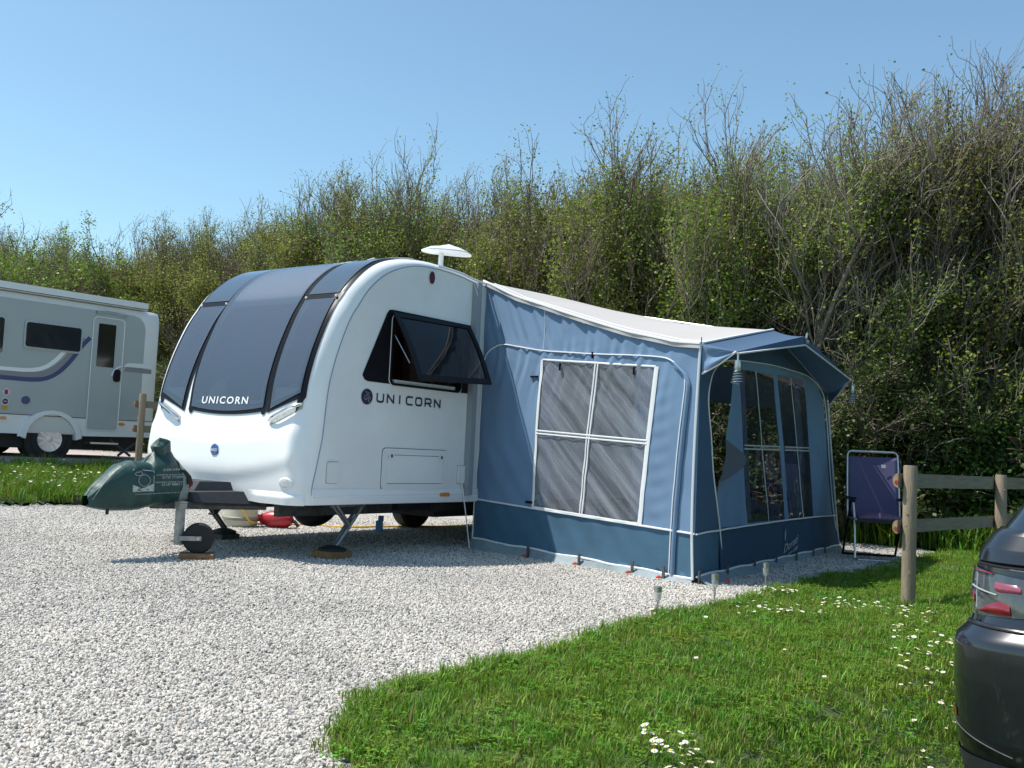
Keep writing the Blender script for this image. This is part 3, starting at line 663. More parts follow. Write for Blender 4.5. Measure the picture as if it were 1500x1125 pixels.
# top-hung pane, propped open
H1, H2 = Vector((6.50, B0 + .03, 2.195)), Vector((7.60, B0 + .03, 2.215)); L1, L2 = Vector((6.53, -5.70, 1.585)), Vector((7.58, -5.70, 1.635))
def pane(u, v, d=0):
    p = (H1.lerp(H2, u)).lerp(L1.lerp(L2, u), v); nrm = (H2 - H1).cross(L1 - H1).normalized()
    return p + nrm * (d + 0.02 * math.sin(math.pi * v) * 1)
pf = MB()
for a0, a1, c0, c1 in ((0, 1, 0, .07), (0, 1, .93, 1), (0, .05, .07, .93), (.95, 1, .07, .93)):
    for d0 in (-.008, .008): pf.grid(lambda u, v: pane(u, v, d0), 4, 6, (a0, a1), (c0, c1))
pf.tube([pane(u, 1) for u in (0, .5, 1)], .012, 6).tube([pane(0, v) for v in (0, .25, .5, .75, 1)], .011, 6).tube([pane(1, v) for v in (0, .25, .5, .75, 1)], .011, 6)
pf_o = pf.build('open_window', 'black', cv, G, 40)
MB().grid(lambda u, v: pane(u, v), 6, 10, (.05, .95), (.07, .93)).build('pane', 'sideglass', pf_o, G, 60)
for A in (6.56, 7.50):
    MB().tube([(A, B0 + .0, 2.0), (A + .01, -5.86, 1.74)], .006, 6).build('window_stay', 'steel', cv, G)
# lettering on the side
MB().prism(ellipse(6.243, 1.412, .070, .070, 28), SP(.003), 0, .003).build('emblem', 'navy', cv, G, 20)
em = MB()
for pl in ([(-.02, .05), (-.005, .03), (.012, .022), (.03, .03), (.012, .038)], [(.01, .02), (-.012, .006), (-.035, .004)], [(-.04, -.012), (-.02, -.018), (-.004, -.012), (.014, -.008), (.02, -.028), (.03, -.052)], [(-.03, -.03), (-.012, -.026), (.002, -.02)], [(.014, .008), (.034, -.004), (.04, -.02)]):
    em.tube([(6.243 + x, B0 + .0065, 1.412 + y) for x, y in pl], .0022, 4)
em.build('emblem_drawing', M('silver_print', (0.45, 0.40, 0.42), 0.4), cv, G)
tb = MB()
for i, ch in enumerate('UNICORN'):
    w = .016 if ch == 'I' else .082
    x0 = 6.372 + .134 * i + (.022 if ch == 'I' else 0) - (.012 if i > 2 else 0) - (.004 if i > 3 else 0)
    def P_(x, y, x0=x0): return (x0 + x * .082, B0 + .004, 1.378 + y * .070)
    S = {'U': [[(0, 1), (0, .28), (.08, .08), (.25, 0), (.75, 0), (.92, .08), (1, .28), (1, 1)]], 'N': [[(0, 0), (0, 1), (1, 0), (1, 1)]], 'I': [[(.1, 0), (.1, 1)]],
         'C': [[(1, 1), (.25, 1), (.06, .88), (0, .68), (0, .32), (.06, .12), (.25, 0), (1, 0)]], 'O': [[(.5, 1), (.22, 1), (.05, .88), (0, .68), (0, .32), (.05, .12), (.22, 0), (.78, 0), (.95, .12), (1, .32), (1, .68), (.95, .88), (.78, 1), (.5, 1)]],
         'R': [[(0, 0), (0, 1), (.78, 1), (.96, .9), (1, .7), (.96, .5), (.78, .4), (0, .4)], [(.55, .4), (1, 0)]]}[ch]
    hw = .0085
    for st in S:
        for (xa, ya), (xb, yb) in zip(st[:-1], st[1:]):
            pa, pb = Vector(P_(xa, ya)), Vector(P_(xb, yb)); d = (pb - pa).normalized(); nn = Vector((-d.z, 0, d.x)) * hw; e = d * hw * .6
            tb.add([pa - e + nn, pb + e + nn, pb + e - nn, pa - e - nn], [(0, 1, 2, 3)])
tb.v = [(x, y + .00002 * i, z) for i, (x, y, z) in enumerate(tb.v)]
tb.build('lettering', 'navy', cv, G, 0)
# high oval marker lamp, hatch, small flaps, amber marker
MB().prism(ellipse(7.014, 2.60, .042, .066), SP(.002), 0, .012).build('marker_lamp_rim', 'whitepl', cv, G, 30)
MB().prism(ellipse(7.014, 2.60, .036, .060), SP(.012), 0, .012).build('marker_lamp', 'maroonlamp', cv, G, 30)
def frame_ring(o1, o2, h, name, mat):
    n = len(o1); mb = MB()
    mb.add([SP(.002)(*p) for p in o1] + [SP(h)(*p) for p in o1] + [SP(h)(*p) for p in o2] + [SP(.002)(*p) for p in o2], [(k * n + i, k * n + (i + 1) % n, (k + 1) * n + (i + 1) % n, (k + 1) * n + i) for k in range(3) for i in range(n)])
    return mb.build(name, mat, cv, G, 30)
hf = frame_ring(rrect(6.48, .598, 7.395, .968, .04), rrect(6.54, .65, 7.335, .912, .015), .016, 'hatch_frame', 'whitepl')
MB().prism(rrect(6.545, .655, 7.33, .907, .012), SP(.004), 0, .006).build('hatch_door', 'wallwhite', hf, G, 30)
MB().prism(rrect(6.475, .593, 7.40, .973, .042), SP(.001), 0, .002).build('hatch_gasket', 'greysteel', hf, G, 0)
for A in (6.585, 7.29):
    MB().prism(rrect(A - .035, .872, A + .035, .945, .012), SP(.0165), 0, .004).build('latch_plate', 'whitepl', hf, G)
    MB().prism(ellipse(A, .90, .010, .016, 12), SP(.021), 0, .008).build('latch', 'greysteel', hf, G)
for x0, x1, z0, z1 in ((5.815, 5.945, .655, .83), (7.565, 7.685, .655, .827)):
    MB().prism(rrect(x0 - .006, z0 - .006, x1 + .006, z1 + .006, .016), SP(.001), 0, .002).build('flap_shadow_gap', 'greyprint', cv, G, 0)
    MB().prism(rrect(x0, z0, x1, z1, .014), SP(.003), 0, .016).build('service_flap', 'whitepl', cv, G, 30)
MB().prism(rrect(7.29, .53, 7.42, .565, .012), SP(.024), 0, .016).build('side_marker', 'amber', cv, G, 30)
MB().tube([(7.62, B0 + .02, .66), (7.63, B0 + .04, .55), (7.66, B0 + .05, .40), (7.70, B0 + .06, .2), (7.72, B0 + .08, .02)], .006, 6).build('mains_lead', 'whitepl', cv, G)
MB().box((7.70, B0 + .035, 1.60), (.035, .035, 1.06)).build('draught_pad', 'greyfoam', cv, G)
# awning rail along the roof edge and roof fittings
MB().tube([(curve_at(SEA, s)[0], B0 + .012, curve_at(SEA, s)[1] + .03) for s in np.arange(14, 18, .25)], .012, 6).build('awning_rail', 'whitepl', cv, G)
MB().prism(rrect(7.1, -7.5, 7.7, -6.9, .08), lambda x, y, d: (x, y, d), 2.72, 2.86).build('roof_light', 'whitepl', cv, G)
MB().tube([(6.45, -6.42, 2.66), (6.62, -6.42, 2.73)], .02, 6).build('roof_clip', 'whitepl', cv, G)
# undergear
for sg in (-.5, .5): MB().box((9.0, BC + sg, .40), (3.2, .03, .07)).build('chassis_rail', 'greysteel', cv, G)
MB().tube([(9.2, B1 + .15, .32), (9.2, B0 - .15, .32)], .045, 8).build('axle', 'greysteel', cv, G)
def wheel(parent, c, axis, r, w, spokes=8, rimmat='alloy', xf=None):
    t = MB().lathe([(r * .62, -w / 2), (r * .9, -w / 2), (r, -w * .36), (r, w * .36), (r * .9, w / 2), (r * .62, w / 2)], c, axis, 28).build('tyre', 'rubber', parent, xf, 30)
    a = Vector(axis).normalized(); x = a.orthogonal().normalized(); y = a.cross(x); mb = MB()
    cc = Vector(c) + a * (w * .5 + .003)
    mb.lathe([(r * .60, 0), (r * .65, .006), (r * .65, .016), (r * .60, .012)], cc, axis, 28).lathe([(r * .18, .0), (r * .16, .016), (r * .05, .02)], cc, axis, 14)
    for i in range(spokes):
        t_ = 2 * math.pi * i / spokes; d = x * math.cos(t_) + y * math.sin(t_); e = x * -math.sin(t_) + y * math.cos(t_)
        mb.box(cc + d * r * .39 + a * .006, (r * .24, r * .038, .008), (d, e, a))
    mb.build('rim', rimmat, t, xf, 30)
    MB().lathe([(r * .61, -.01), (r * .61, 0)], cc - a * .001, axis, 24).build('rim_back', 'cargap', t, xf)
    return t
for b_, ax_ in ((B0 - .16, (0, 1, 0)), (B1 + .16, (0, -1, 0))): wheel(cv, (9.2, b_, .31), ax_, .31, .19, xf=G)
wheel(cv, (7.30, -7.75, .36), (-.6, .3, .35), .26, .16, xf=G)
MB().box((8.4, -6.9, .36), (.5, .3, .09)).box((7.5, -6.7, .41), (.25, .18, .05)).build('underfloor_tank', 'matblack', cv, G, 0)
# A-frame, fairing, jockey wheel, steadies
for sg in (-1, 1): MB().tube([(5.7, BC + .48 * sg, .42), (4.85, BC + .06 * sg, .42)], .035, 6).build('drawbar', 'greysteel', cv, G)
MB().tube([(4.95, BC, .44), (4.45, BC, .46)], .035, 8).build('hitch_head', 'greysteel', cv, G)
tr = MB()
TRAY = [(5.08, -7.2, .50), (5.52, -7.56, .50), (5.52, -6.62, .47), (5.12, -6.90, .47)]
tray_lo = [(5.05, -7.22, .455), (5.58, -7.56, .44), (5.60, -6.60, .44), (5.13, -6.86, .45)]
tray_hi = [(5.07, -7.22, .535), (5.56, -7.54, .56), (5.57, -6.68, .545), (5.12, -6.90, .53)]
tr.add(tray_lo + tray_hi, [(0, 1, 2, 3), (4, 5, 6, 7), (0, 1, 5, 4), (1, 2, 6, 5), (2, 3, 7, 6), (3, 0, 4, 7)])
up = [(5.30, -7.40, .556), (5.53, -7.46, .556), (5.53, -6.84, .55), (5.22, -7.0, .54)]; up2 = [(x + .05, b, .615) for x, b, z in up]
tr.add(up + up2, [(4, 5, 6, 7), (0, 1, 5, 4), (1, 2, 6, 5), (2, 3, 7, 6), (3, 0, 4, 7)])
tr.build('drawbar_fairing', 'matblack', cv, G, 20)
MB().tube([(4.90, -7.0, .43), (5.02, -6.97, .50), (5.10, -6.95, .545)], .011, 6).build('handbrake_lever', 'steel', cv, G)
MB().tube([(5.09, -6.955, .545), (5.12, -6.95, .575), (5.15, -6.94, .60)], [.018, .023, .014], 8).build('handbrake_grip', 'redpl', cv, G)
MB().tube([(5.02, -6.95, .705), (5.06, -6.93, .70), (5.10, -6.92, .655), (5.11, -6.92, .60)], [.012, .016, .02, .03], 8).build('electric_plug', 'rubber', cv, G)
JW = (5.086, -6.74)
MB().box((4.99, -6.85, .285), (.028, .028, .175)).box((4.99, -6.85, .43), (.035, .035, .03)).build('jockey_mast', 'galv', cv, G)
MB().lathe([(.03, 0), (.055, .01), (.02, .02)], (4.98, -6.83, .445), (0, 0, 1), 12).build('winder_clamp', 'steel', cv, G)
jd = Vector((.76, .65, 0)); jn = Vector((.65, -.76, 0)); jc = Vector((4.99, -6.85, .165)) + jd * .155
for sg in (-1, 1): MB().box(Vector((4.99, -6.85, .165)) + jd * .08 + jn * (.045 * sg), (.10, .005, .018), (jd, jn, (0, 0, 1))).build('jockey_fork', 'galv', cv, G)
MB().box(Vector((4.99, -6.85, .165)), (.012, .05, .02), (jd, jn, (0, 0, 1))).build('fork_bridge', 'galv', cv, G)
MB().lathe([(.05, -.034), (.11, -.034), (.125, -.022), (.125, .022), (.11, .034), (.05, .034)], jc, jn, 24).build('jockey_wheel', 'rubber', cv, G, 30)
MB().tube([jc - jn * .056, jc + jn * .056], .013, 8).build('jockey_axle', 'steel', cv, G)
def steady(b, A0, A1, foot, mat):
    st = MB()
    for db in (-.03, .03):
        st.tube([(A1, b + db, .455), (foot[0] + .02, foot[1] + db * .6, .09)], .017, 6).tube([(A0, b + db, .46), (foot[0] + .19 * (1 if A1 > foot[0] else -.6), foot[1] + db * .6, .265)], .014, 6)
    st.tube([(min(A0, A1) - .02, b, .45), (max(A0, A1) + .02, b, .46)], .025, 6)
    sg_ = 1 if A1 > foot[0] else -1; st.tube([(foot[0] + .16 * sg_, foot[1] - .04, .25), (foot[0] + .16 * sg_, foot[1] + .04, .25)], .012, 6)
    o = st.build('corner_steady', mat, cv, G, 40)
    MB().lathe([(.12, 0), (.12, .02), (.05, .045)], (foot[0], foot[1], .062), (0, 0, 1), 14).build('steady_foot', 'rubber', o, G)
steady(-6.25, 6.12, 6.46, (6.10, -6.22), 'galv')
steady(-7.95, 6.38, 6.00, (6.27, -7.90), 'greysteel')
for (A, B, hA, hB, h_, mat, lab) in ((6.11, -6.23, .13, .125, .03, 'block', 'clean brown wooden block under the near corner steady'), (6.28, -7.90, .11, .10, .028, 'blockdark', 'dirty dark wooden block under the far corner steady'), (5.09, -6.735, .135, .09, .022, 'block', 'brown wooden board under the jockey wheel')):
    r_ = R(0 if A > 5.5 else 40); c_, s_ = math.cos(r_), math.sin(r_)
    o = MB().box((A, B, h_ + .002), (hA, hB, h_), ((c_, s_, 0), (-s_, c_, 0), (0, 0, 1))).build('wooden_block', mat, None, G, 0)
    tag(o, lab, 'block', 'blocks under the caravan feet')
    bv = o.modifiers.new('edge', 'BEVEL'); bv.width = .006; bv.segments = 1
# rooftop aerial
ae = thing('television_aerial', 'white bat-wing aerial on a short mast on the caravan roof', 'aerial', G(7.8, -6.6, 2.70), TH)
MB().tube([(7.80, -6.6, 2.70), (7.80, -6.6, 3.03)], [.03, .026], 10).build('mast', 'whitepl', ae, G)
av = MB()
wing = smooth_poly([(-.22, .0), (-.13, .05), (.05, .085), (.25, .08), (.50, .0), (.42, -.05), (.20, -.085), (-.02, -.10), (-.17, -.065)], 4, True)
ring = lambda k, z: [(7.80 + x * k * .95, -6.6 + y * k * 2.0 + .05 * x, z + .06 * x) for x, y in wing]
n_ = len(wing); lay = ring(.55, 3.03) + ring(1, 3.05) + ring(1.0, 3.062) + ring(.6, 3.10) + ring(.2, 3.115)
av.add(lay, [(k * n_ + i, k * n_ + (i + 1) % n_, (k + 1) * n_ + (i + 1) % n_, (k + 1) * n_ + i) for k in range(4) for i in range(n_)] + [tuple(range(n_)), tuple(4 * n_ + i for i in range(n_))])
av.build('aerial_head', 'whitepl', ae, G, 50)

# hitch cover (green vinyl bag) ------------------------------------------------
hc = thing('hitch_cover', 'dark green vinyl cover with white printing draped over the caravan hitch', 'cover', G(4.7, -7.1, .42), TH)
#          A     ztop   zbot  half width
ST = [(4.27, .50, .42, .045), (4.33, .575, .40, .08), (4.42, .66, .385, .10), (4.52, .745, .38, .12), (4.62, .778, .38, .135), (4.70, .772, .385, .135), (4.76, .765, .405, .14), (4.81, .835, .41, .13), (4.86, .875, .415, .125), (4.93, .880, .42, .12), (4.99, .84, .425, .12), (5.05, .765, .43, .125), (5.11, .70, .44, .12), (5.14, .64, .46, .09)]
def bagfn(u, v):
    A = 4.27 + (5.14 - 4.27) * u
    zt, zb, hw = (lerp(A, [s[0] for s in ST], [s[i] for s in ST]) for i in (1, 2, 3))
    t = v * 2 * math.pi; c, s = math.cos(t), math.sin(t)
    nb = -1 + 2 * (abs(c) ** .75) * 0
    y = hw * math.copysign(abs(s) ** .7, s); z = (zt + zb) / 2 + (zt - zb) / 2 * math.copysign(abs(c) ** .62, c)
    wr = .010 * noise2(A * 9, z * 9 + v * 3, 1) + .006 * noise2(A * 24, z * 20, 4) + .013 * math.sin(A * 24 - z * 20 + 2 * noise2(A * 4, z * 4, 2)) * sstep((z - zb) / .2) * abs(s) * sstep((z - .62) / .15)
    up_ = sstep((z - .60) / .3)
    return (A + .02 * noise2(A * 6, v * 9, 3), -7.05 + y * (1 - .62 * up_ * sstep((z - .7) / .15)) + wr, z)
MB().grid(bagfn, 110, 60).build('cover', 'bag', hc, G, 60)
# knotted crown of the cover
def crown(u, v):
    z = .80 + .145 * u; t = 2 * math.pi * v; r = lerp(u, (0, .3, .6, .85, 1), (.095, .070, .075, .080, .001))
    return (4.925 - .045 * u + r * math.cos(t) * (1 + .16 * math.sin(3 * t + 1)), -7.05 + r * .75 * math.sin(t) * (1 + .2 * math.sin(4 * t)), z + .04 * math.cos(t + .4) * u * (1.25 - u) * 2 + .012 * math.sin(3 * t) * u)
MB().grid(crown, 10, 18).build('gathered_crown', 'bag', hc, G, 60)
MB().grid(lambda u, v: (lambda p: (p[0] + .004 * math.sin(v * 9), p[1] + .006, p[2] + .003))(bagfn(lerp(u, (0, 1), (.845 + .05 * (1 - abs(2 * v - 1)), .998)), .06 + .40 * v)), 12, 24).build('grey_side_gusset', 'baggrey', hc, G, 60)
MB().tube([(4.29, -6.99, .47), (4.36, -6.955, .60), (4.44, -6.935, .695), (4.54, -6.93, .765)], .004, 5).build('piping', 'baggrey', hc, G)
MB().box((4.43, -7.0, .385), (.012, .004, .03)).build('strap', 'rubber', hc, G)
def bagp(x, y, off=.004):  # print on the near face of the cover; x along, z up, dropped onto its surface
    A = 4.58 + x; z = y
    zt, zb, hw = (lerp(A, [s[0] for s in ST], [s[i] for s in ST]) for i in (1, 2, 3))
    c = max(-.98, min(.98, (z - (zt + zb) / 2) / ((zt - zb) / 2)))
    th = math.acos(math.copysign(abs(c) ** (1 / .62), c)); v = th / (2 * math.pi)
    p = bagfn((A - 4.27) / .87, v); return (A, p[1] + off, z)
pr_ = MB()
def stroke(mb, pts, w, off=.005):
    for (xa, ya), (xb, yb) in zip(pts[:-1], pts[1:]):
        d = Vector((xb - xa, yb - ya)); d.normalize(); nn = Vector((-d.y, d.x)) * w
        mb.add([bagp(xa + nn.x, ya + nn.y, off), bagp(xb + nn.x, yb + nn.y, off), bagp(xb - nn.x, yb - nn.y, off), bagp(xa - nn.x, ya - nn.y, off)], [(0, 1, 2, 3)])
X0, X1, Z0, Z1 = .005, .185, .535, .712
stroke(pr_, [(X0, Z0), (X0, Z1), (X1, Z1 - .012), (X1, Z0 + .01), (X0, Z0)], .0025)
stroke(pr_, [(.012, .675), (.03, .692), (.05, .688), (.06, .70), (.08, .68), (.07, .665), (.03, .662), (.012, .675)], .002)
stroke(pr_, [(x * .052 + .098, y * .046 + .625) for x, y in [(math.cos(t), math.sin(t)) for t in [i * math.pi / 8 for i in range(17)]]], .002)
for k_ in range(8):
    xx = X0 + (X1 - X0) * k_ / 8; w = (X1 - X0) / 8
    zt = [.590, .580, .572, .566, .566, .574, .584, .592, .598][k_]
    pr_.add([bagp(xx, Z0 + .003), bagp(xx + w, Z0 + .004), bagp(xx + w, [.590, .580, .572, .566, .566, .574, .584, .592, .598][k_ + 1]), bagp(xx, zt)], [(0, 1, 2, 3)])
for body, h_, x0, y0, w in (('01844 339566', .020, .265, .700, .20), ('SWINDON Caravan Centre', .015, .205, .664, .28), ('01793 772096', .020, .265, .638, .21), ('READING Caravan Centre', .015, .205, .605, .285), ('01189 888111', .020, .265, .580, .21), ('www.swindoncaravangroup.com', .014, .02, .515, .47)):
    put_text(pr_, body, h_, lambda x, y: bagp(x, y + .03 * x), width=w, x0=x0, y0=y0 - .008, bold=.008)
pr_.build('printing', 'greyprint', hc, G, 0)
pr2 = MB(); stroke(pr2, [(.09, .573), (.05, .556), (.045, .546), (.08, .545)], .003, .007); pr2.build('printing_drawing', 'bag', hc, G, 0)
pr2 = MB(); stroke(pr2, [(.125, .552), (.137, .552)], .004, .007); pr2.build('printing_drawing', 'bag', hc, G, 0)

# things standing under the caravan -------------------------------------------
wc = thing('waste_container', 'round beige plastic waste container under the front of the caravan', 'container', (-3.0, 11.2, 0))
MB().lathe([(.17, 0), (.185, .02), (.19, .075)], (-3.0, 11.2, .002), n=28).build('base', 'beige', wc)
MB().lathe([(.19, .075), (.205, .085), (.205, .105), (.19, .115)], (-3.0, 11.2, .002), n=28).build('band', 'beigedk', wc)
MB().lathe([(.19, .115), (.185, .16), (.185, .26), (.17, .275), (.08, .285)], (-3.0, 11.2, .002), n=28).build('tub', 'beige', wc)
rc = thing('red_container', 'red plastic jug lying on the gravel under the caravan', 'jug', (-2.55, 11.25, 0))
d_ = Vector((.98, -.15, 0)); c0 = Vector((-2.79, 11.25, .095))
MB().lathe([(.03, 0), (.055, .012), (.075, .06), (.095, .14), (.10, .22), (.09, .32), (.06, .37), (.03, .385)], c0, d_, 18).build('body', 'redpl', rc)
MB().lathe([(.035, -.025), (.04, -.02), (.04, .02), (.03, .02)], c0 + Vector((0, -.02, .005)), d_, 14).build('cap', 'redpl', rc)
MB().tube([c0 + d_ * .36, c0 + d_ * .42 + Vector((0, 0, -.02)), c0 + d_ * .46 + Vector((0, 0, -.07))], .02, 8).build('spout', 'rubber', rc)
hs_ = MB(); hs_.tube(smooth_poly([(-3.08, 11.25, .32), (-2.98, 10.98, .25), (-2.9, 10.95, .17), (-2.83, 11.05, .06), (-2.7, 11.5, .012), (-2.3, 11.75, .012), (-1.9, 11.6, .012), (-1.5, 11.9, .012), (-.9, 12.3, .012), (0, 12.6, .012)], 5), .010, 6)
tag(hs_.build('hose', 'yellow'), 'thin yellow hose trailing from the beige container across the gravel', 'hose')
bc = thing('levelling_block', 'bright blue plastic block standing by the caravan tyre', 'block', (-1.43, 11.3, 0))
MB().box((-1.44, 11.3, .065), (.035, .06, .062)).build('lower_step', 'bluepl', bc); MB().box((-1.425, 11.3, .155), (.026, .05, .028)).build('upper_step', 'bluepl', bc)

# ================================================================== AWNING
LS, LF = 2.721, 4.632          # lengths of the side panel and of the front wall
def S3(x, z, d=0.0):
    u = x / LS; return (7.9 - .525 * u - .981 * d, -6.08 + 2.67 * u - .193 * d, z)
def F3(x, z, d=0.0):
    u = x / LF; return (7.375 + 4.625 * u + .056 * d, -3.41 - .26 * u + .998 * d, z)
STOP = [(0, 2.715), (.187, 2.51), (.332, 2.391), (.536, 2.222), (.711, 2.088), (.903, 1.969), (1, 1.945)]
def stop(u): return lerp(u, [p[0] for p in STOP], [p[1] for p in STOP])
def SDm(x, z):
    w = noise2(x * 1.3, z * 1.3, 4)
    k = 0.42 + 0.42 * sstep((2.1 - z) / 1.1)
    ph = (x + k * z + 0.05 * w) * 2 * math.pi
    a1 = .0090 * sstep((z - 1.55 + .25 * x) / .5) * sstep((x + .02) / .12) * (1 - sstep((x - 1.9) / .8))
    d = a1 * math.sin(ph / .155) * (0.65 + .5 * noise2(x * 3, z * 2, 8)) + .45 * a1 * math.sin(ph / .103 + 1.3)
    d += .004 * math.sin(ph / .30) * (1 - .6 * sstep((x - 1.7) / .8)) + .003 * noise2(x * 5, z * 4, 2)
    d += .0022 * math.sin(z * 46 + 2 * math.sin(x * 9)) * math.exp(-((x - 2.33) / .12) ** 2) * sstep((1.75 - z) / .3)
    e = .004 * noise2(x * 9, z * 22, 6) * math.exp(-((z - 1.93) / .10) ** 2)
    return d + e + .03 * math.sin(math.pi * min(1, max(0, x / LS))) * math.sin(math.pi * min(1, max(0, (z - .1) / 2)))
def S4(x, z, d=0.0): return S3(x, z, d + SDm(x, z))
def FDm(x, z): return .006 * noise2(x * 2.2, z * 1.2, 9) + .004 * math.sin(x * 14 + z * 2) * sstep((1.0 - z) / .6) + .003 * noise2(x * 6, z * 3, 3)
def F4(x, z, d=0.0): return F3(x, z, d + FDm(x, z))
aw = thing('awning', 'blue caravan awning with off-white roof, large clear windows and a peaked porch canopy', 'awning', G(8.6, -4.6, 0), TH)
bandz = lambda u: .497 - .10 * u
basez = lambda u: .105 - .065 * u
uS = lambda pts: [(u * LS, z) for u, z in pts]
uF = lambda pts: [(u * LF, z) for u, z in pts]
WIN = uS([(.323, .476), (.789, .426), (.833, 1.771), (.334, 1.877)])
top_pts = [(u, stop(u)) for u in np.linspace(1, .0, 30)]
v2, f2 = fill(uS([(0, bandz(0)), (1, bandz(1))] + top_pts), [WIN], .024)
MB().add([S4(*p) for p in v2], f2).build('side_panel', 'blue', aw, G, 180)
v2, f2 = fill(uS([(0, basez(0)), (1, basez(1)), (1, bandz(1)), (0, bandz(0))]), [], .05)
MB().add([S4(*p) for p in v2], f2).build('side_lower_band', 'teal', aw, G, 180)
v2, f2 = fill(WIN, [], .034)
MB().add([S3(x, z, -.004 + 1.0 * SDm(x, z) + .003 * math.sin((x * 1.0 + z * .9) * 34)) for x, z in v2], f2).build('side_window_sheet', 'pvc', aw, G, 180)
MB().grid(lambda u, v: S3(u * LS, basez(u) * (1 - v), .01 + .05 * v + .025 * v * math.sin(u * 17)), 40, 4).build('side_mud_flap', 'mud', aw, G, 180)
def line(mb, fn, pts, r, n=5, k=5): return mb.tube([fn(*p) for p in smooth_poly(pts, k)], r, n)
pp = MB()
line(pp, lambda x, z: S4(x, z, .006), uS([(u, bandz(u)) for u in np.linspace(0, 1, 12)]), .009)
line(pp, lambda x, z: S4(x, z, .010), uS([(u, basez(u) + .006 * math.sin(u * 25)) for u in np.linspace(0.01, 1, 16)]), .010)
line(pp, lambda x, z: S4(x, z, .008), uS([(0.003, .124), (.008, .55), (.014, .984), (.016, 1.5), (.022, 1.841), (.035, 1.95), (.067, 2.02), (.121, 2.05), (.20, 2.02), (.325, 1.966), (.45, 1.935), (.566, 1.908), (.70, 1.885), (.816, 1.861), (.887, 1.826), (.931, 1.725), (.947, 1.631), (.940, 1.40), (.934, 1.235), (.922, .8), (.915, .501), (.910, .04)]), .0065, k=4)
line(pp, lambda x, z: S3(x, z, .012), uS([(1, 1.94), (.993, 1.4), (.99, .85), (.992, .41), (1, .03)]), .012)
line(pp, lambda x, z: S3(x, z, .004), uS([(.002, 2.68), (.001, 1.5), (.003, .1)]), .007)
line(pp, lambda x, z: S4(x, z, .002), uS([(.329, 2.38), (.333, 1.98)]), .003)
pp.build('side_piping', 'piping', aw, G, 60)
# stitched-on zip flap next to the arch
zf = MB(); ZP = [(.90, 1.80), (.945, 1.70), (.960, 1.61), (.953, 1.40), (.947, 1.235), (.935, .8), (.928, .501), (.922, .05)]
zf.grid(lambda u, v: S4(*((lambda p, w: (p[0] * LS + w, p[1]))(tuple(np.array([lerp(v, np.linspace(0, 1, 8), [q[0] for q in ZP]), lerp(v, np.linspace(0, 1, 8), [q[1] for q in ZP])])), -.018 + .045 * u)), .012 + .02 * math.sin(math.pi * u)), 4, 30)
zf.build('zip_flap', 'blue', aw, G, 180)
wb = MB()
def bar(mb, fn, a, b, w, d, n=10):
    a = Vector(a); b = Vector(b); t = (b - a).normalized(); nn = Vector((-t.y, t.x)) * w
    mb.grid(lambda u, v: fn(*(a.lerp(b, v) + nn * (2 * u - 1)), d + .004 * (1 - (2 * u - 1) ** 2)), 2, n)
W4 = [Vector(p) for p in WIN]
S5 = lambda x, z, d: S3(x, z, d + SDm(x, z))
bar(wb, S5, W4[0] + Vector((-.01, 0)), W4[3] + Vector((-.01, 0)), .016, .006); bar(wb, S5, W4[1] + Vector((.01, 0)), W4[2] + Vector((.01, 0)), .022, .006)
bar(wb, S5, W4[3], W4[2], .009, .006); bar(wb, S5, W4[0], W4[1], .012, .010)
MBt = Vector((.546 * LS, .448)); MTp = Vector((.590 * LS, 1.828)); ML = Vector((.323 * LS, 1.187)); MR = Vector((.812 * LS, 1.125))
for sg in (-1, 1):
    bar(wb, S5, MBt + Vector((.014 * sg, 0)), MTp + Vector((.014 * sg, 0)), .008, .007, 16); bar(wb, S5, ML + Vector((0, .014 * sg)), MR + Vector((0, .014 * sg)), .008, .009, 16)
wb.build('side_window_tapes', 'piping', aw, G, 60)
for u, z, dx, dz in ((.422, 1.80, .006, .035), (.749, 1.74, .006, .035), (.566, 1.895, .005, .03), (.297, 1.716, .05, .008), (.303, .52, .04, .012)):
    p = S4(u * LS, z, .014); MB().box(p, (.008, dx, dz), ((-.981, -.193, 0), (-.193, .981, 0), (0, 0, 1))).build('toggle', 'black', aw, G, 0)
for x0, x1, z0, z1, taper in ((.90, 1.10, .50, 1.86, .45), (2.02, 2.24, .47, 1.78, .35)):
    cu = MB(); cu.grid(lambda u, v: S3(x0 + (x1 - x0) * (u if x0 > 1.5 else u) * (1 - taper * (1 - v) * (1 if x0 < 1.5 else .2)) + (0 if x0 < 1.5 else -.0), z0 + (z1 - z0) * v, -.035 + .018 * math.sin(u * 38 + v * 2)), 30, 10)
    cu.build('side_curtain', 'curtain', aw, G, 180)
# --- front wall
ARCH = [(.144, .0), (.12, .40), (.08, .851), (.059, 1.187), (.039, 1.484), (.046, 1.658), (.066, 1.764), (.11, 1.849), (.187, 1.898), (.30, 1.93), (.415, 1.954), (.609, 1.965), (.694, 1.945), (.772, 1.878), (.82, 1.745), (.856, 1.403), (.895, .858), (.947, .375), (.985, .05)]
EDGE_R = [(.852, 1.724), (.995, .05)]
v2, f2 = fill(uF([(0, .40)] + [(.12, .40)] + ARCH[2:17] + [(.944, .40), (.965, .40), (.852, 1.724), (.85, 1.83), (.395, 2.295), (0, 1.945)]), [], .09)
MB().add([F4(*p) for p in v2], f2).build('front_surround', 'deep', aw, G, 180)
v2, f2 = fill(uF([(0, .05), (.139, .05), (.12, .40), (0, .40)]), [], .08)
MB().add([F4(*p) for p in v2], f2).build('front_corner_band', 'teal', aw, G, 180)
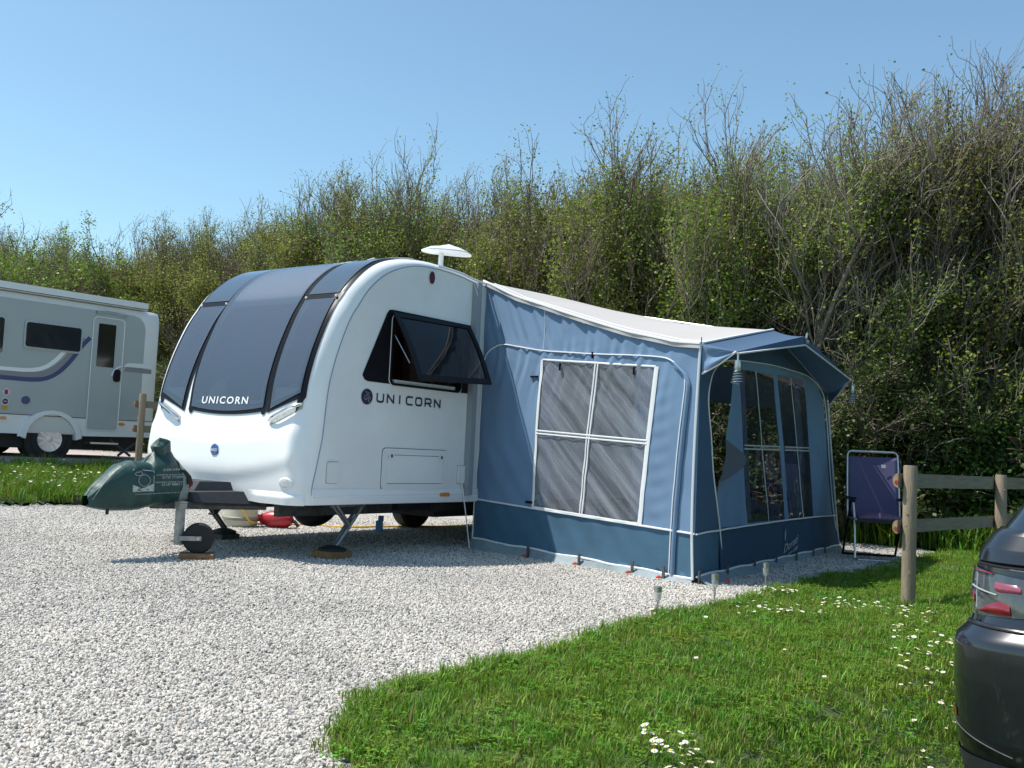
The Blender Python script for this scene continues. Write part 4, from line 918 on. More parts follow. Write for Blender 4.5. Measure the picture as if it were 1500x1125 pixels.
DW1 = uF([(.2, 1.824), (.285, .436), (.536, .432), (.418, 1.868), (.30, 1.85)]); DW2 = uF([(.447, 1.878), (.566, .432), (.761, .43), (.655, 1.905), (.55, 1.90)])
DOOR = uF([(.115, .42), (.94, .42), (.895, .858), (.856, 1.403), (.82, 1.745), (.772, 1.878), (.694, 1.945), (.609, 1.965), (.415, 1.954), (.30, 1.93), (.187, 1.895), (.168, 1.73), (.139, 1.468), (.113, 1.167), (.125, 1.0), (.092, .828)])
v2, f2 = fill(DOOR, [DW1, DW2], .06)
def D4(x, z, d=0): return F3(x, z, d - .012 + FDm(x, z) * 1.5 + .10 * sstep((1.25 - x) / .9) * sstep((z - .5) / .5) * sstep((1.95 - z) / .5) * .6)
dp_ = MB().add([D4(*p) for p in v2], f2).build('front_door_panel', 'blue', aw, G, 180)
for W in (DW1, DW2):
    v2, f2 = fill(W, [], .08); MB().add([D4(x, z, -.003 + .0012 * math.sin(x * 25 + z * 3) + .003 * noise2(x * 2, z * 2, 7)) for x, z in v2], f2).build('door_window_sheet', 'pvcdoor', dp_, G, 180)
dt = MB()
for a_, b_ in (((.302, 1.85), (.415, .432)), ((.547, 1.895), (.671, .43))): bar(dt, D4, Vector((a_[0] * LF, a_[1])), Vector((b_[0] * LF, b_[1])), .014, .004, 12)
for o_ in (-.016, .016):
    bar(dt, D4, Vector((.246 * LF, 1.132 + o_)), Vector((.478 * LF, 1.15 + o_)), .007, .005, 12); bar(dt, D4, Vector((.508 * LF, 1.152 + o_)), Vector((.704 * LF, 1.166 + o_)), .007, .005, 12)
dt.build('door_window_tapes', 'greyprint', dp_, G, 60)
fl = MB(); FLP = [(.113, 1.18), (.165, 1.045), (.150, .941), (.088, .815)]
fl.grid(lambda u, v: F3(LF * (lerp(v, (0, .4, .65, 1), (.108, .113, .10, .088)) * (1 - u) + u * lerp(v, (0, .38, .65, 1), (.113, .168, .152, .088))), 1.18 - .365 * v, .05 + .10 * u * math.sin(math.pi * v)), 8, 14)
fl.build('turned_back_flap', 'flapgrey', dp_, G, 180)
v2, f2 = fill(uF([(.12, .06), (.985, .055), (.95, .41), (.115, .41)]), [], .08)
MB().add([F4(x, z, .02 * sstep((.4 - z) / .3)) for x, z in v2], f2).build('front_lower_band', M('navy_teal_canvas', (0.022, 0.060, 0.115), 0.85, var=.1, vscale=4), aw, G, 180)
MB().grid(lambda u, v: F3(u * LF, .055 + .012 * abs(math.sin(u * 22)) - (.055 + .012 * abs(math.sin(u * 22))) * v, .02 + (.13 - .09 * sstep((u - .25) / .3)) * v * (.8 + .3 * math.sin(u * 31))), 60, 4).build('front_mud_flap', 'mud', aw, G, 180)
fp = MB()
line(fp, lambda x, z: F4(x, z, .006), uF(ARCH), .006, k=4)
line(fp, lambda x, z: F4(x, z, .010), uF([(0, .395), (.06, .402), (.118, .405), (.20, .412), (.36, .418), (.52, .425), (.75, .425), (.95, .415)]), .008)
line(fp, lambda x, z: F3(x, z, .026), uF([(u, .055 + .012 * abs(math.sin(u * 22))) for u in np.linspace(0, .99, 40)]), .009, k=2)
line(fp, lambda x, z: F3(x, z, .004), uF([(.852, 1.74), (.90, 1.15), (.995, .05)]), .010)
fp.build('front_piping', 'piping', aw, G, 60)
for x0, x1, z0 in ((.215, .28, .45), (.62, .665, .9)):
    cdk = MB(); cdk.grid(lambda u, v: F3(LF * (x0 + (x1 - x0) * u + .075 * (1 - v)), z0 + (1.86 - z0) * v, -.09 + .02 * math.sin(u * 30)), 24, 10)
    cdk.build('front_curtain', 'curtaindk', aw, G, 180)
cdk = MB(); cdk.grid(lambda u, v: F3(LF * (.56 + .16 * u + .06 * (1 - v)), .45 + .55 * v, -.12 + .025 * math.sin(u * 40 + v)), 30, 8)
cdk.build('front_curtain', 'curtaindk', aw, G, 180)
# maker's mark on the lower band
lg = MB(); L4 = lambda x, y: F3(.497 * LF + x, .100 + y + .18 * x, .034)
put_text(lg, 'Dorati', .10, L4, width=.50, bold=.012, shear=.35); put_text(lg, '2000', .038, L4, width=.15, x0=.34, y0=-.07, bold=.02)
for y0, r_ in ((.215, .016), (.18, .030), (.145, .024)): lg.add([L4(.05 + r_ * .7 * math.cos(i), y0 + r_ * math.sin(i)) for i in np.linspace(0, 5.6, 9)], [tuple(range(9))])
lg.add([L4(0, -.05), L4(.32, -.04), L4(.32, -.048), L4(0, -.06)], [(0, 1, 2, 3)])
lg.build('lettering', 'greyprint', aw, G, 0)
# far end wall
def E3(x, z): return (11.99 - .405 * min(z, 1.85) - .012 * math.sin(z * 4 + x * 3), -3.672 - x, z)
EWIN = [(.55, .5), (1.85, .5), (1.8, 1.75), (.6, 1.65)]
v2, f2 = fill([(0, .05), (2.38, .05), (2.38, 2.62), (1.6, 2.28), (.8, 2.02), (0, 1.84)], [EWIN], .12)
MB().add([E3(*p) for p in v2], f2).build('end_wall', 'blue', aw, G, 180)
v2, f2 = fill(EWIN, [], .15); MB().add([E3(*p) for p in v2], f2).build('end_window_sheet', 'pvcdoor', aw, G, 180)
# roof
RZ = lambda t: lerp(t, (0, .28, .6, 1), (2.775, 2.592, 2.415, 2.298))
def roof(s, t):
    n = np.array([7.9 - .525 * t, -6.08 + 2.67 * t, stop(t)]); r_ = np.array([9.4 - .2 * t, -6.06 + 2.55 * t, RZ(t)]); f_ = np.array([11.7 - .4 * t, -6.06 + 2.41 * t, stop(t) - .09 * t])
    q = s * 2
    if q < 1: w = q; p = n * (1 - w) + r_ * w
    else: w = q - 1; p = r_ * (1 - w) + f_ * w
    k = .035 * (1 - sstep(abs(q - 1) / .35))
    return (p[0], p[1], p[2] - k * .2 + .004 * noise2(p[0] * 2, p[1] * 2, 4) + .012 * math.sin(math.pi * min(1, w)) * math.sin(math.pi * t))
MB().grid(lambda u, v: roof(u, v), 60, 40).build('roof_sheet', 'roofc', aw, G, 180)
rp_ = MB(); rp_.tube([(lambda p: (p[0] - .024, p[1], p[2] + .004))(roof(0, t)) for t in np.linspace(0, 1, 30)], .011, 5)
rp_.tube([roof(.055, t) for t in np.linspace(0, 1, 30)], .006, 5)
rp_.tube([(lambda p: (p[0], p[1] + .01, p[2] + .008))(roof(s, 1)) for s in np.linspace(0, .5, 16)], .011, 5)
rp_.build('roof_piping', 'piping', aw, G, 60)
MB().grid(lambda u, v: (lambda p: (p[0] - .026 - .006 * math.sin(v * 40) * u, p[1], p[2] + .006 - .045 * u))(roof(0, v)), 3, 60).build('roof_hem', 'roofc', aw, G, 180)
# porch canopy
WT = [Vector((7.375, -3.408, 1.947)), Vector((9.202, -3.511, 2.297)), Vector((11.306, -3.629, 1.832))]; LE = [Vector((7.31, -3.08, 1.866)), Vector((9.08, -3.15, 2.208)), Vector((10.93, -3.26, 1.962))]
def pl3(L, s): q = s * 2; return L[0].lerp(L[1], q) if q < 1 else L[1].lerp(L[2], q - 1)
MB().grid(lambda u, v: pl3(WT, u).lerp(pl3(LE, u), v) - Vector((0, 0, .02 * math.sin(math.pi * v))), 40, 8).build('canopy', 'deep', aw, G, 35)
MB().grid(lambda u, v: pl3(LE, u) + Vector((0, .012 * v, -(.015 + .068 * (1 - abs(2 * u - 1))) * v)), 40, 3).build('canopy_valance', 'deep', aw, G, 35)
cp = MB(); cp.tube([pl3(LE, u) + Vector((0, .014, -(.015 + .068 * (1 - abs(2 * u - 1))))) for u in np.linspace(0, 1, 41)], .008, 5)
gz0, gz1 = Vector((7.385, -3.40, 1.70)), Vector((11.44, -3.65, 1.70))
cp.tube([LE[0], LE[0].lerp(gz0, .5) + Vector((.02, 0, -.005)), gz0], .010, 5).tube([LE[2], gz1], .010, 5)
cp.build('canopy_piping', 'piping', aw, G, 60)
MB().grid(lambda u, v: WT[0].lerp(gz0, u).lerp(LE[0], v) + Vector((-.018 * math.sin(u * 8 + 1) * math.sin(math.pi * v), 0, 0)), 16, 8).build('canopy_gusset', 'blue', aw, G, 180)
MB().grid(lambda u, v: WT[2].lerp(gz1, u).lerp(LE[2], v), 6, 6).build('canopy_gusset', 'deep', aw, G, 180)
MB().tube([LE[1] + Vector((0, .02, -.02)), LE[1] + Vector((0, .03, .03))], .012, 6).tube([LE[1] + Vector((-.01, .02, -.05)), LE[1] + Vector((.02, .03, -.05))], .02, 6).build('ridge_fitting', 'steel', aw, G)
MB().tube([(7.375, -3.41, 1.94), (7.375, -3.41, 2.0)], .004, 5).build('pole_spike', 'black', aw, G)
fpz = MB()
for pa, pb in (((7.5, -3.5, 0), (7.43, -3.47, 1.93)), ((9.25, -3.55, 2.25), (9.45, -6.0, 2.68)), ((7.45, -3.48, 1.92), (9.22, -3.55, 2.26)), ((9.22, -3.55, 2.26), (11.3, -3.7, 1.84))): fpz.tube([pa, pb], .012, 6)
fpz.build('awning_pole', 'galv', aw, G)
# rubber peg ladders along the base
for u in (.315, .556, .781, .903): MB().box(S3(u * LS, .055, .05), (.006, .012, .06), ((-.981, -.193, 0), (-.193, .981, 0), (0, 0, 1))).build('peg_ladder', 'greysteel', aw, G, 0)
for u in (.0, .142, .297, .437, .585, .723, .825): MB().box(F3(u * LF, .055, .05), (.012, .006, .05)).build('peg_ladder', 'greysteel', aw, G, 0)
for c, w in ((S3(.315 * LS, 0, .10), 'orange-red tent peg on the side of the awning nearest the caravan'), (S3(.556 * LS, 0, .10), 'orange-red tent peg under the middle of the awning side window'), (S3(.781 * LS, 0, .10), 'orange-red tent peg below the right edge of the awning side window'), (S3(.903 * LS, 0, .11), 'orange-red tent peg by the front corner seam of the awning'), (F3(.05 * LF, 0, .20), 'orange-red tent peg standing off the awning corner in the gravel')):
    t = thing('tent_peg', w, 'tent peg', G(c[0], c[1], 0), TH, 'tent pegs round the awning')
    MB().tube([(c[0], c[1], -.05), (c[0], c[1] , .02)], .005, 6).build('spike', 'steel', t, G); MB().tube([(c[0] - .02, c[1] - .015, .022), (c[0], c[1], .03), (c[0] + .02, c[1] + .015, .022)], [.008, .012, .008], 6).build('hook', 'peg', t, G)
# springs hanging from the canopy tips
for P_, w in ((LE[0] + Vector((.005, .015, -.02)), 'silver coil spring hanging from the near corner of the porch canopy'), (LE[2] + Vector((.02, .015, -.02)), 'silver coil spring hanging from the far corner of the porch canopy')):
    t = thing('canopy_spring', w, 'spring', G(P_.x, P_.y, P_.z - .25), TH, 'canopy springs')
    MB().tube([P_, P_ - Vector((0, 0, .05))], .008, 6).tube([P_ + Vector((-.015, 0, -.004)), P_ + Vector((.015, 0, .012))], .006, 5).build('hook', 'steel', t, G)
    MB().lathe([(.022, 0), (.030, .03), (.024, .085), (.010, .09)], P_ - Vector((0, 0, .135)), n=12).build('ferrule', 'steel', t, G)
    MB().tube([P_ + Vector(((.026 + .00042 * i) * math.cos(i * .55), (.026 + .00042 * i) * math.sin(i * .55), -.125 - .0019 * i)) for i in range(58)], .0036, 5).build('coil', 'steel', t, G)
# furniture dimly seen inside the awning
it = thing('camping_table', 'pale folding table standing inside the awning behind the door window', 'table', G(9.5, -4.5, 0), TH)
MB().box((9.55, -4.6, .70), (.45, .30, .015)).build('top', 'beige', it, G)
for x_, y_ in ((9.14, -4.86), (9.14, -4.34), (9.96, -4.86), (9.96, -4.34)): MB().tube([(x_, y_, 0), (x_ * .97 + .29, y_ * .9 - .46, .69)], .012, 6).build('leg', 'galv', it, G)
bx = MB().box((9.6, -4.6, .835), (.22, .16, .115)); tag(bx.build('box', 'woodint', None, G, 0), 'brown box on the table inside the awning', 'box')
ic = thing('folding_stool', 'dark folding stool beside the table inside the awning', 'stool', G(10.6, -4.4, 0), TH)
MB().box((10.6, -4.4, .44), (.2, .2, .02)).build('seat', 'seatdark', ic, G)
for sx in (-.18, .18):
    for sy in (-1, 1): MB().tube([(10.6 + sx, -4.4 - .18 * sy, 0), (10.6 + sx, -4.4 + .18 * sy, .43)], .012, 6).build('leg', 'galv', ic, G)

# ================================================================== CHAIR
cc = Vector((4.08, 10.86, 0.0)); crz = math.atan2(-.12, .99)
ch = thing('camping_chair', 'high-backed folding camping chair with dark purple mesh back and silver frame', 'chair', cc, crz)
def CW(x, y, z): c, s = math.cos(crz), math.sin(crz); return (cc.x + x * c - y * s, cc.y + x * s + y * c, cc.z + z)
back = lambda x, z: (x, .12 + .16 * (z - .45), z)      # +y is away from us
fr_ = [back(-.28, .42), back(-.28, .8), back(-.275, 1.11)] + [back(-.275 + .05 - .05 * math.cos(R(a)), 1.13 + .05 * math.sin(R(a))) for a in (20, 50, 80)] + [back(.225 + .05 * math.cos(R(a)), 1.13 + .05 * math.sin(R(a))) for a in (80, 50, 20)] + [back(.275, 1.11), back(.28, .8), back(.28, .42)]
MB().tube(fr_, .0125, 8).build('back_frame', 'steel', ch, CW, 60)
MB().grid(lambda u, v: (lambda p: (p[0], p[1] + .025 * math.sin(math.pi * u) , p[2]))(back(-.272 + .544 * u, .46 + .66 * v)), 12, 16).build('backrest', 'purple', ch, CW, 180, solid=.004)
MB().box((.115, .255, 1.02), (.022, .003, .018)).build('fabric_label', 'whitepl', ch, lambda x, y, z: CW(x, y - .062, z), 0)
MB().box((0, -.08, .43), (.265, .21, .02)).build('seat', 'seatdark', ch, CW)
for sg in (-1, 1):
    MB().tube([(.28 * sg, -.29, .44), (.28 * sg, .14, .44)], .0125, 8).build('seat_rail', 'steel', ch, CW)
    MB().tube([(.285 * sg, -.20, .63), (.285 * sg, .16, .66)], .016, 8).box((.285 * sg, -.03, .66), (.022, .18, .012)).build('armrest', 'black', ch, CW)
    MB().tube([(.275 * sg, -.26, .02), (.275 * sg, -.20, .44), (.285 * sg, -.16, .63)], .0125, 8).build('front_leg', 'steel' if sg < 0 else 'black', ch, CW)
    MB().tube([(.285 * sg, .30, .02), (.285 * sg, .05, .44), (.285 * sg, -.05, .64)], .0125, 8).build('rear_leg', 'black', ch, CW)
MB().tube([(-.275, -.26, .02), (-.255, -.30, .012), (.255, -.30, .012), (.275, -.26, .02)], .0125, 8).build('front_foot_bar', 'steel', ch, CW)
MB().tube([(-.285, .30, .02), (.285, .30, .02)], .0125, 8).build('rear_foot_bar', 'black', ch, CW)
ck = MB(); ck.grid(lambda u, v: (-.25 + .5 * u, -.27 + .40 * v + .03 * sstep((v - .75) * 4), .455 + .055 * math.sin(math.pi * u) ** .4 * math.sin(math.pi * v) ** .4 + .006 * noise2(u * 9, v * 9, 1) + .06 * sstep((v - .7) / .3) * (1 - u)), 18, 14)
tag(ck.build('seat_cushion', 'cushpurple', None, CW, 180, solid=.01), 'mauve patterned cushion lying on the seat of the camping chair', 'cushion')

# ================================================================== FENCES
def fence(name, label, base, d, spans, heights, zfn, rails, rr=.05, side=-1, back=.1, lead=.09):
    d = Vector(d).normalized(); n = Vector((d.y, -d.x, 0)) * side
    t = thing(name, label, 'fence', base, math.atan2(d.y, d.x))
    for s, h in zip(spans, heights):
        p = Vector(base) + d * s; z0 = zfn(p.x, p.y) - .1 if zfn else p.z - .1
        prof = [(rr * 1.03, 0), (rr, .25), (rr * .98, h * .6), (rr * .97, h + .1 - .012), (rr * .9, h + .1), ]
        lean = Vector((random.uniform(-.004, .004), 0, 0))
        mb = MB(); mb.lathe(prof, (p.x, p.y, z0), (lean.x, lean.y, 1), 18)
        mb.v = [(x + .003 * noise2(x * 30, z * 3, 1), y + .003 * noise2(y * 30, z * 3, 2), z) for x, y, z in mb.v]
        o = mb.build('post', 'wood', t, None, 40)
        kn = MB()
        for q in range(5):
            a = random.uniform(3.6, 5.6); zz = random.uniform(.2, h * .9); c = Vector((p.x + rr * math.cos(a), p.y + rr * math.sin(a), z0 + .1 + zz))
            kn.lathe([(.009, -.002), (.008, .003), (.004, .0025)], c, (math.cos(a), math.sin(a), 0), 8)
        kn.build('knot', 'woodend', o, None, 30)
    for (zc, hh) in rails:
        mb = MB(); s0, s1 = -lead, spans[-1] + .1; k = 14
        prof = [(0, -1), (0, 1)] + [(math.sin(R(a)), math.cos(R(a))) for a in range(15, 180, 15)]
        for i in range(k + 1):
            p = Vector(base) + d * (s0 + (s1 - s0) * i / k)
            for a, b in prof:
                q = p + n * (rr + .004 + a * hh * .75); mb.v.append((q.x, q.y, base[2] + zc + b * hh + .004 * noise2(i * .7, b, 3)))
        m_ = len(prof)
        mb.f = [(i * m_ + j, i * m_ + (j + 1) % m_, (i + 1) * m_ + (j + 1) % m_, (i + 1) * m_ + j) for i in range(k) for j in range(m_)] + [tuple(range(m_)), tuple(k * m_ + j for j in range(m_))]
        o = mb.build('rail', 'woodgrey', t, None, 50)
        e = Vector(base) + d * (s0 - .002) + n * (rr + hh * .3)
        MB().lathe([(hh * .28, 0), (hh * .28, .002)], (e.x, e.y, base[2] + zc - hh * .25), (-d.x, -d.y, 0), 10).build('stain', 'redstain', o, None)
        eb = MB(); p = Vector(base) + d * (s0 - .0012); eb.add([tuple(p + n * (rr + .004 + a * hh * .75) + Vector((0, 0, zc + b * hh))) for a, b in prof], [tuple(range(m_))]); eb.build('end_grain', 'woodend', o, None, 0)
    return t
fence('post_and_rail_fence', 'weathered round-post fence with two half-round rails beside the dark car', tuple(P0), FD, (0, 2.08, 4.16, 6.24), (1.03, .99, 1.0, 1.0), None, ((.915, .054), (.575, .050)))
FB = Vector(G(9.18, -13.76)); fbz = gz(FB.x, FB.y)
fence('post_and_rail_fence', 'round-post timber fence between the caravan and the motorhome', (FB.x, FB.y, fbz), AX, (0, 2.0, 4.0), (1.62 - fbz,) * 3, None, ((1.13, .055), (.74, .055)), .055)

# solar lights, edging
for (x, y, h, w) in ((0.99, 6.30, .185, 'nearest silver solar stake light on the gravel edge'), (1.50, 7.0, .20, 'solar stake light just below the awning corner'), (2.09, 7.88, .205, 'farthest solar stake light by the awning front')):
    z0 = gz(x, y); t = thing('solar_light', w, 'garden light', (x, y, z0), 0, 'solar stake lights along the lawn edge')
    MB().tube([(x, y, z0 - .04), (x, y, z0 + h * .52)], .007, 8).build('stake', 'steel', t)
    MB().lathe([(.012, h * .5), (.022, h * .58), (.024, h * .82)], (x, y, z0), n=14).build('diffuser', 'solar', t)
    MB().lathe([(.025, h * .80), (.026, h * .98), (.016, h)], (x, y, z0), n=14).build('cap', 'steel', t)
eb = MB()
for i in range(4):
    A0 = 7.2 + i * 1.25; p0_, p1_ = Vector(G(A0, -12.36)), Vector(G(A0 + 1.24, -12.36))
eo = thing('edging', 'low dark timber edging along the gravel below the grass bank', 'edging', G(7.3, -12.36, 0), TH)
for i in range(4):
    MB().box((7.9 + i * 1.25, -12.36, .06), (.62, .025, .075)).build('board', 'board', eo, G, 0)

# ================================================================== MOTORHOME
MC = Vector((-6.151, 17.0, 0)); MD = Vector((.635, .773, 0)).normalized(); MN = Vector((MD.y, -MD.x, 0))
def MH(x, y, z): p = MC + MD * x + MN * y; return (p.x, p.y, z)
gm = .53
mh = thing('motorhome', 'white and silver-grey motorhome with a navy side swoosh parked beyond the grass bank', 'motorhome', tuple(MC + MD * -2.8 - MN * 1.05 + Vector((0, 0, gm))), math.atan2(MD.y, MD.x))
sec = [(-.02, .92), (.0, .95), (.0, 2.90), (-.02, 3.02), (-.07, 3.085), (-.16, 3.10), (-1.95, 3.10), (-2.05, 3.07), (-2.12, 2.95), (-2.12, .92)]
mb = MB(); xs_ = [-5.3, -.30, -.10, -.04, -.012, 0.0]; ins = [0, 0, 0, .02, .06, .12]
for x, i_ in zip(xs_, ins): mb.v += [(x, y + i_ * (-1 if y > -1 else 1), z - (i_ * .5 if z > 2 else 0)) for y, z in sec]
n_ = len(sec); mb.f = [(i * n_ + j, i * n_ + (j + 1) % n_, (i + 1) * n_ + (j + 1) % n_, (i + 1) * n_ + j) for i in range(len(xs_) - 1) for j in range(n_)] + [tuple(range(n_)), tuple((len(xs_) - 1) * n_ + j for j in range(n_))]
mb.build('body', 'mhwhite', mh, MH, 35)
PL = lambda o: (lambda x, y, d=0: (x, o + d, y))
MB().prism([(-5.3, 1.20), (-.30, 1.20), (-.30, 2.70)] + [(-.30 - .22 + .22 * math.cos(R(a)), 2.76 + .22 * math.sin(R(a))) for a in (0, 30, 60, 90)] + [(-5.3, 2.98)], PL(.002), 0, .004).build('side_panel', 'mhgrey', mh, MH, 0)
aq = [(-1.8 + .40 * math.cos(R(a)), .83 + .40 * math.sin(R(a))) for a in range(0, 181, 15)]
ao = [(-1.8 + .52 * math.cos(R(a)), .86 + .43 * math.sin(R(a))) for a in range(0, 181, 15)]
v2, f2 = fill([(-5.3, .90), (-2.2, .90)] + aq[::-1] + [(-1.4, .90), (0, .93), (0, 1.195), (-5.3, 1.195)], [], .3)
MB().add([PL(.012)(x, y) for x, y in v2], f2).build('skirt', 'mhwhite', mh, MH, 0)
wa = MB(); m_ = len(aq)
wa.add([PL(.014)(*p) for p in ao] + [PL(.05)(*p) for p in [(x * .94 + -1.8 * .06, y) for x, y in ao]] + [PL(.05)(*p) for p in aq] + [PL(-.1)(*p) for p in aq], [(k * m_ + i, k * m_ + i + 1, (k + 1) * m_ + i + 1, (k + 1) * m_ + i) for k in range(3) for i in range(m_ - 1)])
wa.build('wheel_arch', 'mhwhite', mh, MH, 40)
MB().box((-2.7, -1.06, .80), (2.5, .95, .12)).build('underbody', 'blackint', mh, MH, 0)
MB().lathe([(.385, -.3), (.385, -.02)], (-1.8, -.02, .83), (0, 1, 0), 24).build('wheel_well', 'blackint', mh, MH)
for x in (-1.8, -5.4):
    for y, ax in ((-.12, (0, 1, 0)), (-2.0, (0, -1, 0))): wheel(mh, (x, y, .83), ax, .305, .2, 11, xf=MH)
MB().box((-2.9, -.06, 3.16), (2.60, .10, .062)).build('awning_cassette', 'mhwhite', mh, MH)
MB().box((-2.9, .043, 3.112), (2.60, .004, .006)).build('cassette_gap', 'greysteel', mh, MH, 0)
MB().box((-2.65, .006, 1.197), (2.62, .012, .006)).build('trim_line', 'greysteel', mh, MH, 0)
for x0, x1, z0, z1 in ((-2.31, -1.435, 2.262, 2.645), (-3.5, -2.65, 2.12, 2.66)):
    f_ = MB().prism(rrect(x0 - .03, z0 - .03, x1 + .03, z1 + .03, .05), PL(.007), 0, .02).build('window_frame', 'greyprint', mh, MH, 30)
    MB().prism(rrect(x0, z0, x1, z1, .04), PL(.028), 0, .01).build('window', 'carglass', f_, MH, 30)
dr_ = MB().prism(rrect(-1.235, 1.005, -.69, 2.88, .07), PL(.007), 0, .014).build('door', 'mhgrey', mh, MH, 30)
MB().tube([(x, .022, z) for x, z in rrect(-1.235, 1.005, -.69, 2.88, .07)], .010, 5, closed=True).build('door_seal', 'whitepl', dr_, MH)
MB().prism(rrect(-1.143, 2.06, -.842, 2.775, .02), PL(.022), 0, .006).build('door_window', 'carblack', dr_, MH)
MB().prism(rrect(-.835, 1.83, -.72, 2.04, .05), PL(.022), 0, .03).build('door_handle', 'black', dr_, MH)
MB().tube([(-.86, .02, 1.93), (-.82, .03, 2.03), (-.74, .035, 2.085), (-.69, .03, 2.10)], .014, 6).build('handle_trim', 'whitepl', dr_, MH)
MB().grid(lambda u, v: (-1.20 + .53 * u, .012 + .035 * math.sin(math.pi * v), 2.92 + .055 * v + .02 * math.sin(math.pi * u)), 10, 4).build('door_gutter', 'mhgrey', mh, MH, 60)
def vband(pts, w0, name, mat, off):
    mb = MB(); q = smooth_poly(pts, 6)
    for i, (x, z) in enumerate(q):
        a, b = q[max(0, i - 1)], q[min(len(q) - 1, i + 1)]; d = Vector((b[0] - a[0], b[1] - a[1])).normalized(); nn = Vector((-d.y, d.x)) * w0
        mb.v += [(x + nn.x, off, z + nn.y), (x - nn.x, off, z - nn.y)]
    mb.f = [(2 * i, 2 * i + 1, 2 * i + 3, 2 * i + 2) for i in range(len(q) - 1)]
    return mb.build(name, mat, mh, MH, 0)
vband([(-1.27, 2.52), (-1.40, 2.36), (-1.55, 2.13), (-1.72, 1.93), (-1.92, 1.80), (-2.15, 1.755), (-2.6, 1.75), (-4.2, 1.75)], .035, 'swoosh', 'mhnavy', .0085)
vband([(-1.37, 2.50), (-1.56, 2.23), (-1.74, 2.02), (-1.95, 1.88), (-2.2, 1.825), (-2.6, 1.815), (-4.2, 1.815)], .045, 'swoosh_shade', 'mhmid', .0075)
vband([(-1.66, 2.28), (-1.80, 2.10), (-1.98, 1.96), (-2.2, 1.90), (-2.6, 1.885), (-4.2, 1.885)], .032, 'swoosh_light', 'whiteprint', .0068)
MB().prism([(-.65, 2.02), (-.14, 2.02), (-.14, 2.09), (-.60, 2.10)], PL(.0085), 0, .004).build('rear_stripe', 'mhmid', mh, MH, 0)
MB().prism([(-.66, 2.10), (-.14, 2.11), (-.14, 2.19), (-.55, 2.17), (-.62, 2.15)], PL(.0085), 0, .014).build('rear_trim', 'mhwhite', mh, MH, 30)
MB().prism(ellipse(-2.23, 1.425, .062, .062), PL(.007), 0, .02).build('service_cap', 'mhnavy', mh, MH)
MB().prism([(-2.53, 1.60), (-2.46, 1.53), (-2.53, 1.46), (-2.60, 1.53)], PL(.0075), 0, .002).build('sticker', 'pinkst', mh, MH, 0)
MB().prism(rrect(-2.553, 1.495, -2.507, 1.565, .01), PL(.0105), 0, .001).build('sticker_print', 'plum', mh, MH, 0)
MB().prism(ellipse(-2.535, 1.385, .056, .056), PL(.0075), 0, .002).build('sticker', 'whiteprint', mh, MH, 0); MB().prism(ellipse(-2.535, 1.385, .047, .047), PL(.0105), 0, .001).build('sticker_print', 'plum', mh, MH, 0)
MB().box((-2.535, .0125, 1.386), (.025, .0008, .006)).build('sticker_bar', 'pinkst', mh, MH, 0)
MB().prism(rrect(-2.575, 1.255, -2.495, 1.325, .012), PL(.0075), 0, .002).build('sticker', 'gold', mh, MH, 0)
for x in (-2.55, -.62): MB().prism(ellipse(x, 1.13, .055, .025), PL(.013), 0, .016).build('side_marker', 'amber', mh, MH)
MB().box((-.97, .06, .80), (.24, .10, .014)).build('step', 'steel', mh, MH)
for x0, x1 in ((-.74, -.36), (-.20, -.58)): MB().tube([(x0, -.12, .87), (x1, -.10, .60)], .022, 6).build('steady_leg', 'greysteel', mh, MH)
# cab
MB().prism([(-5.28, .92), (-5.28, 2.95), (-5.6, 2.90), (-6.2, 2.2), (-6.95, 1.75), (-7.1, 1.4), (-7.1, .85), (-5.9, .85)], lambda x, z, d: (x, d, z), -.08, -2.04).build('cab', 'mhwhite', mh, MH, 25)
MB().prism([(-5.45, 1.95), (-5.45, 2.6), (-5.75, 2.6), (-6.25, 2.05), (-6.2, 1.95)], PL(-.078), 0, .01).build('cab_window', 'carglass', mh, MH, 0)

# ================================================================== CAR (only its rear corner is in the picture)
CO = P0 + FD * -3.56 + FN * 1.475; cz = -.38
cb = thing('parked_car', 'dark anthracite estate car with red and smoked rear lamps beside the lawn', 'car', (tuple(CO + FN * .9 + FD * 2.1)[0], tuple(CO + FN * .9 + FD * 2.1)[1], cz), math.atan2(FD.y, FD.x))
def CX(x, y, z): p = CO + FN * x + FD * y; return (p.x, p.y, z)
CWD, CL = 1.80, 4.20
LV = [(-.20, .10, .10), (-.12, .045, .03), (.05, .012, .0), (.25, .0, .0), (.375, .002, .002), (.40, .010, .008), (.43, .035, .03), (.455, .052, .05), (.47, .058, .06), (.56, .060, .078), (.655, .064, .095), (.665, .074, .108), (.675, .068, .100), (.72, .082, .110), (.775, .115, .135), (.80, .140, .155)]
def lv(z): zs = [l[0] for l in LV]; return lerp(z, zs, [l[1] for l in LV]), lerp(z, zs, [l[2] for l in LV])
def CRf(q, z, off=0.0):
    """rear of the body: q 0..1 round the left corner, beyond 1 metres along the rear"""
    xi, yi = lv(z); rc = .26 - .25 * max(0, z - .45)
    if q < 1:
        t = q * math.pi / 2; ct, st = math.cos(t), math.sin(t)
        return (xi + rc - (rc + off) * ct, yi + rc - (rc + off) * st, z)
    x = xi + rc + (q - 1); bow = .05 * ((x - CWD / 2) / (CWD / 2)) ** 2 - .05 * (((xi + rc) - CWD / 2) / (CWD / 2)) ** 2
    return (x, yi - off + bow, z)
zl = sorted(set([l[0] for l in LV] + list(np.linspace(-.2, .8, 40))))
ring = []
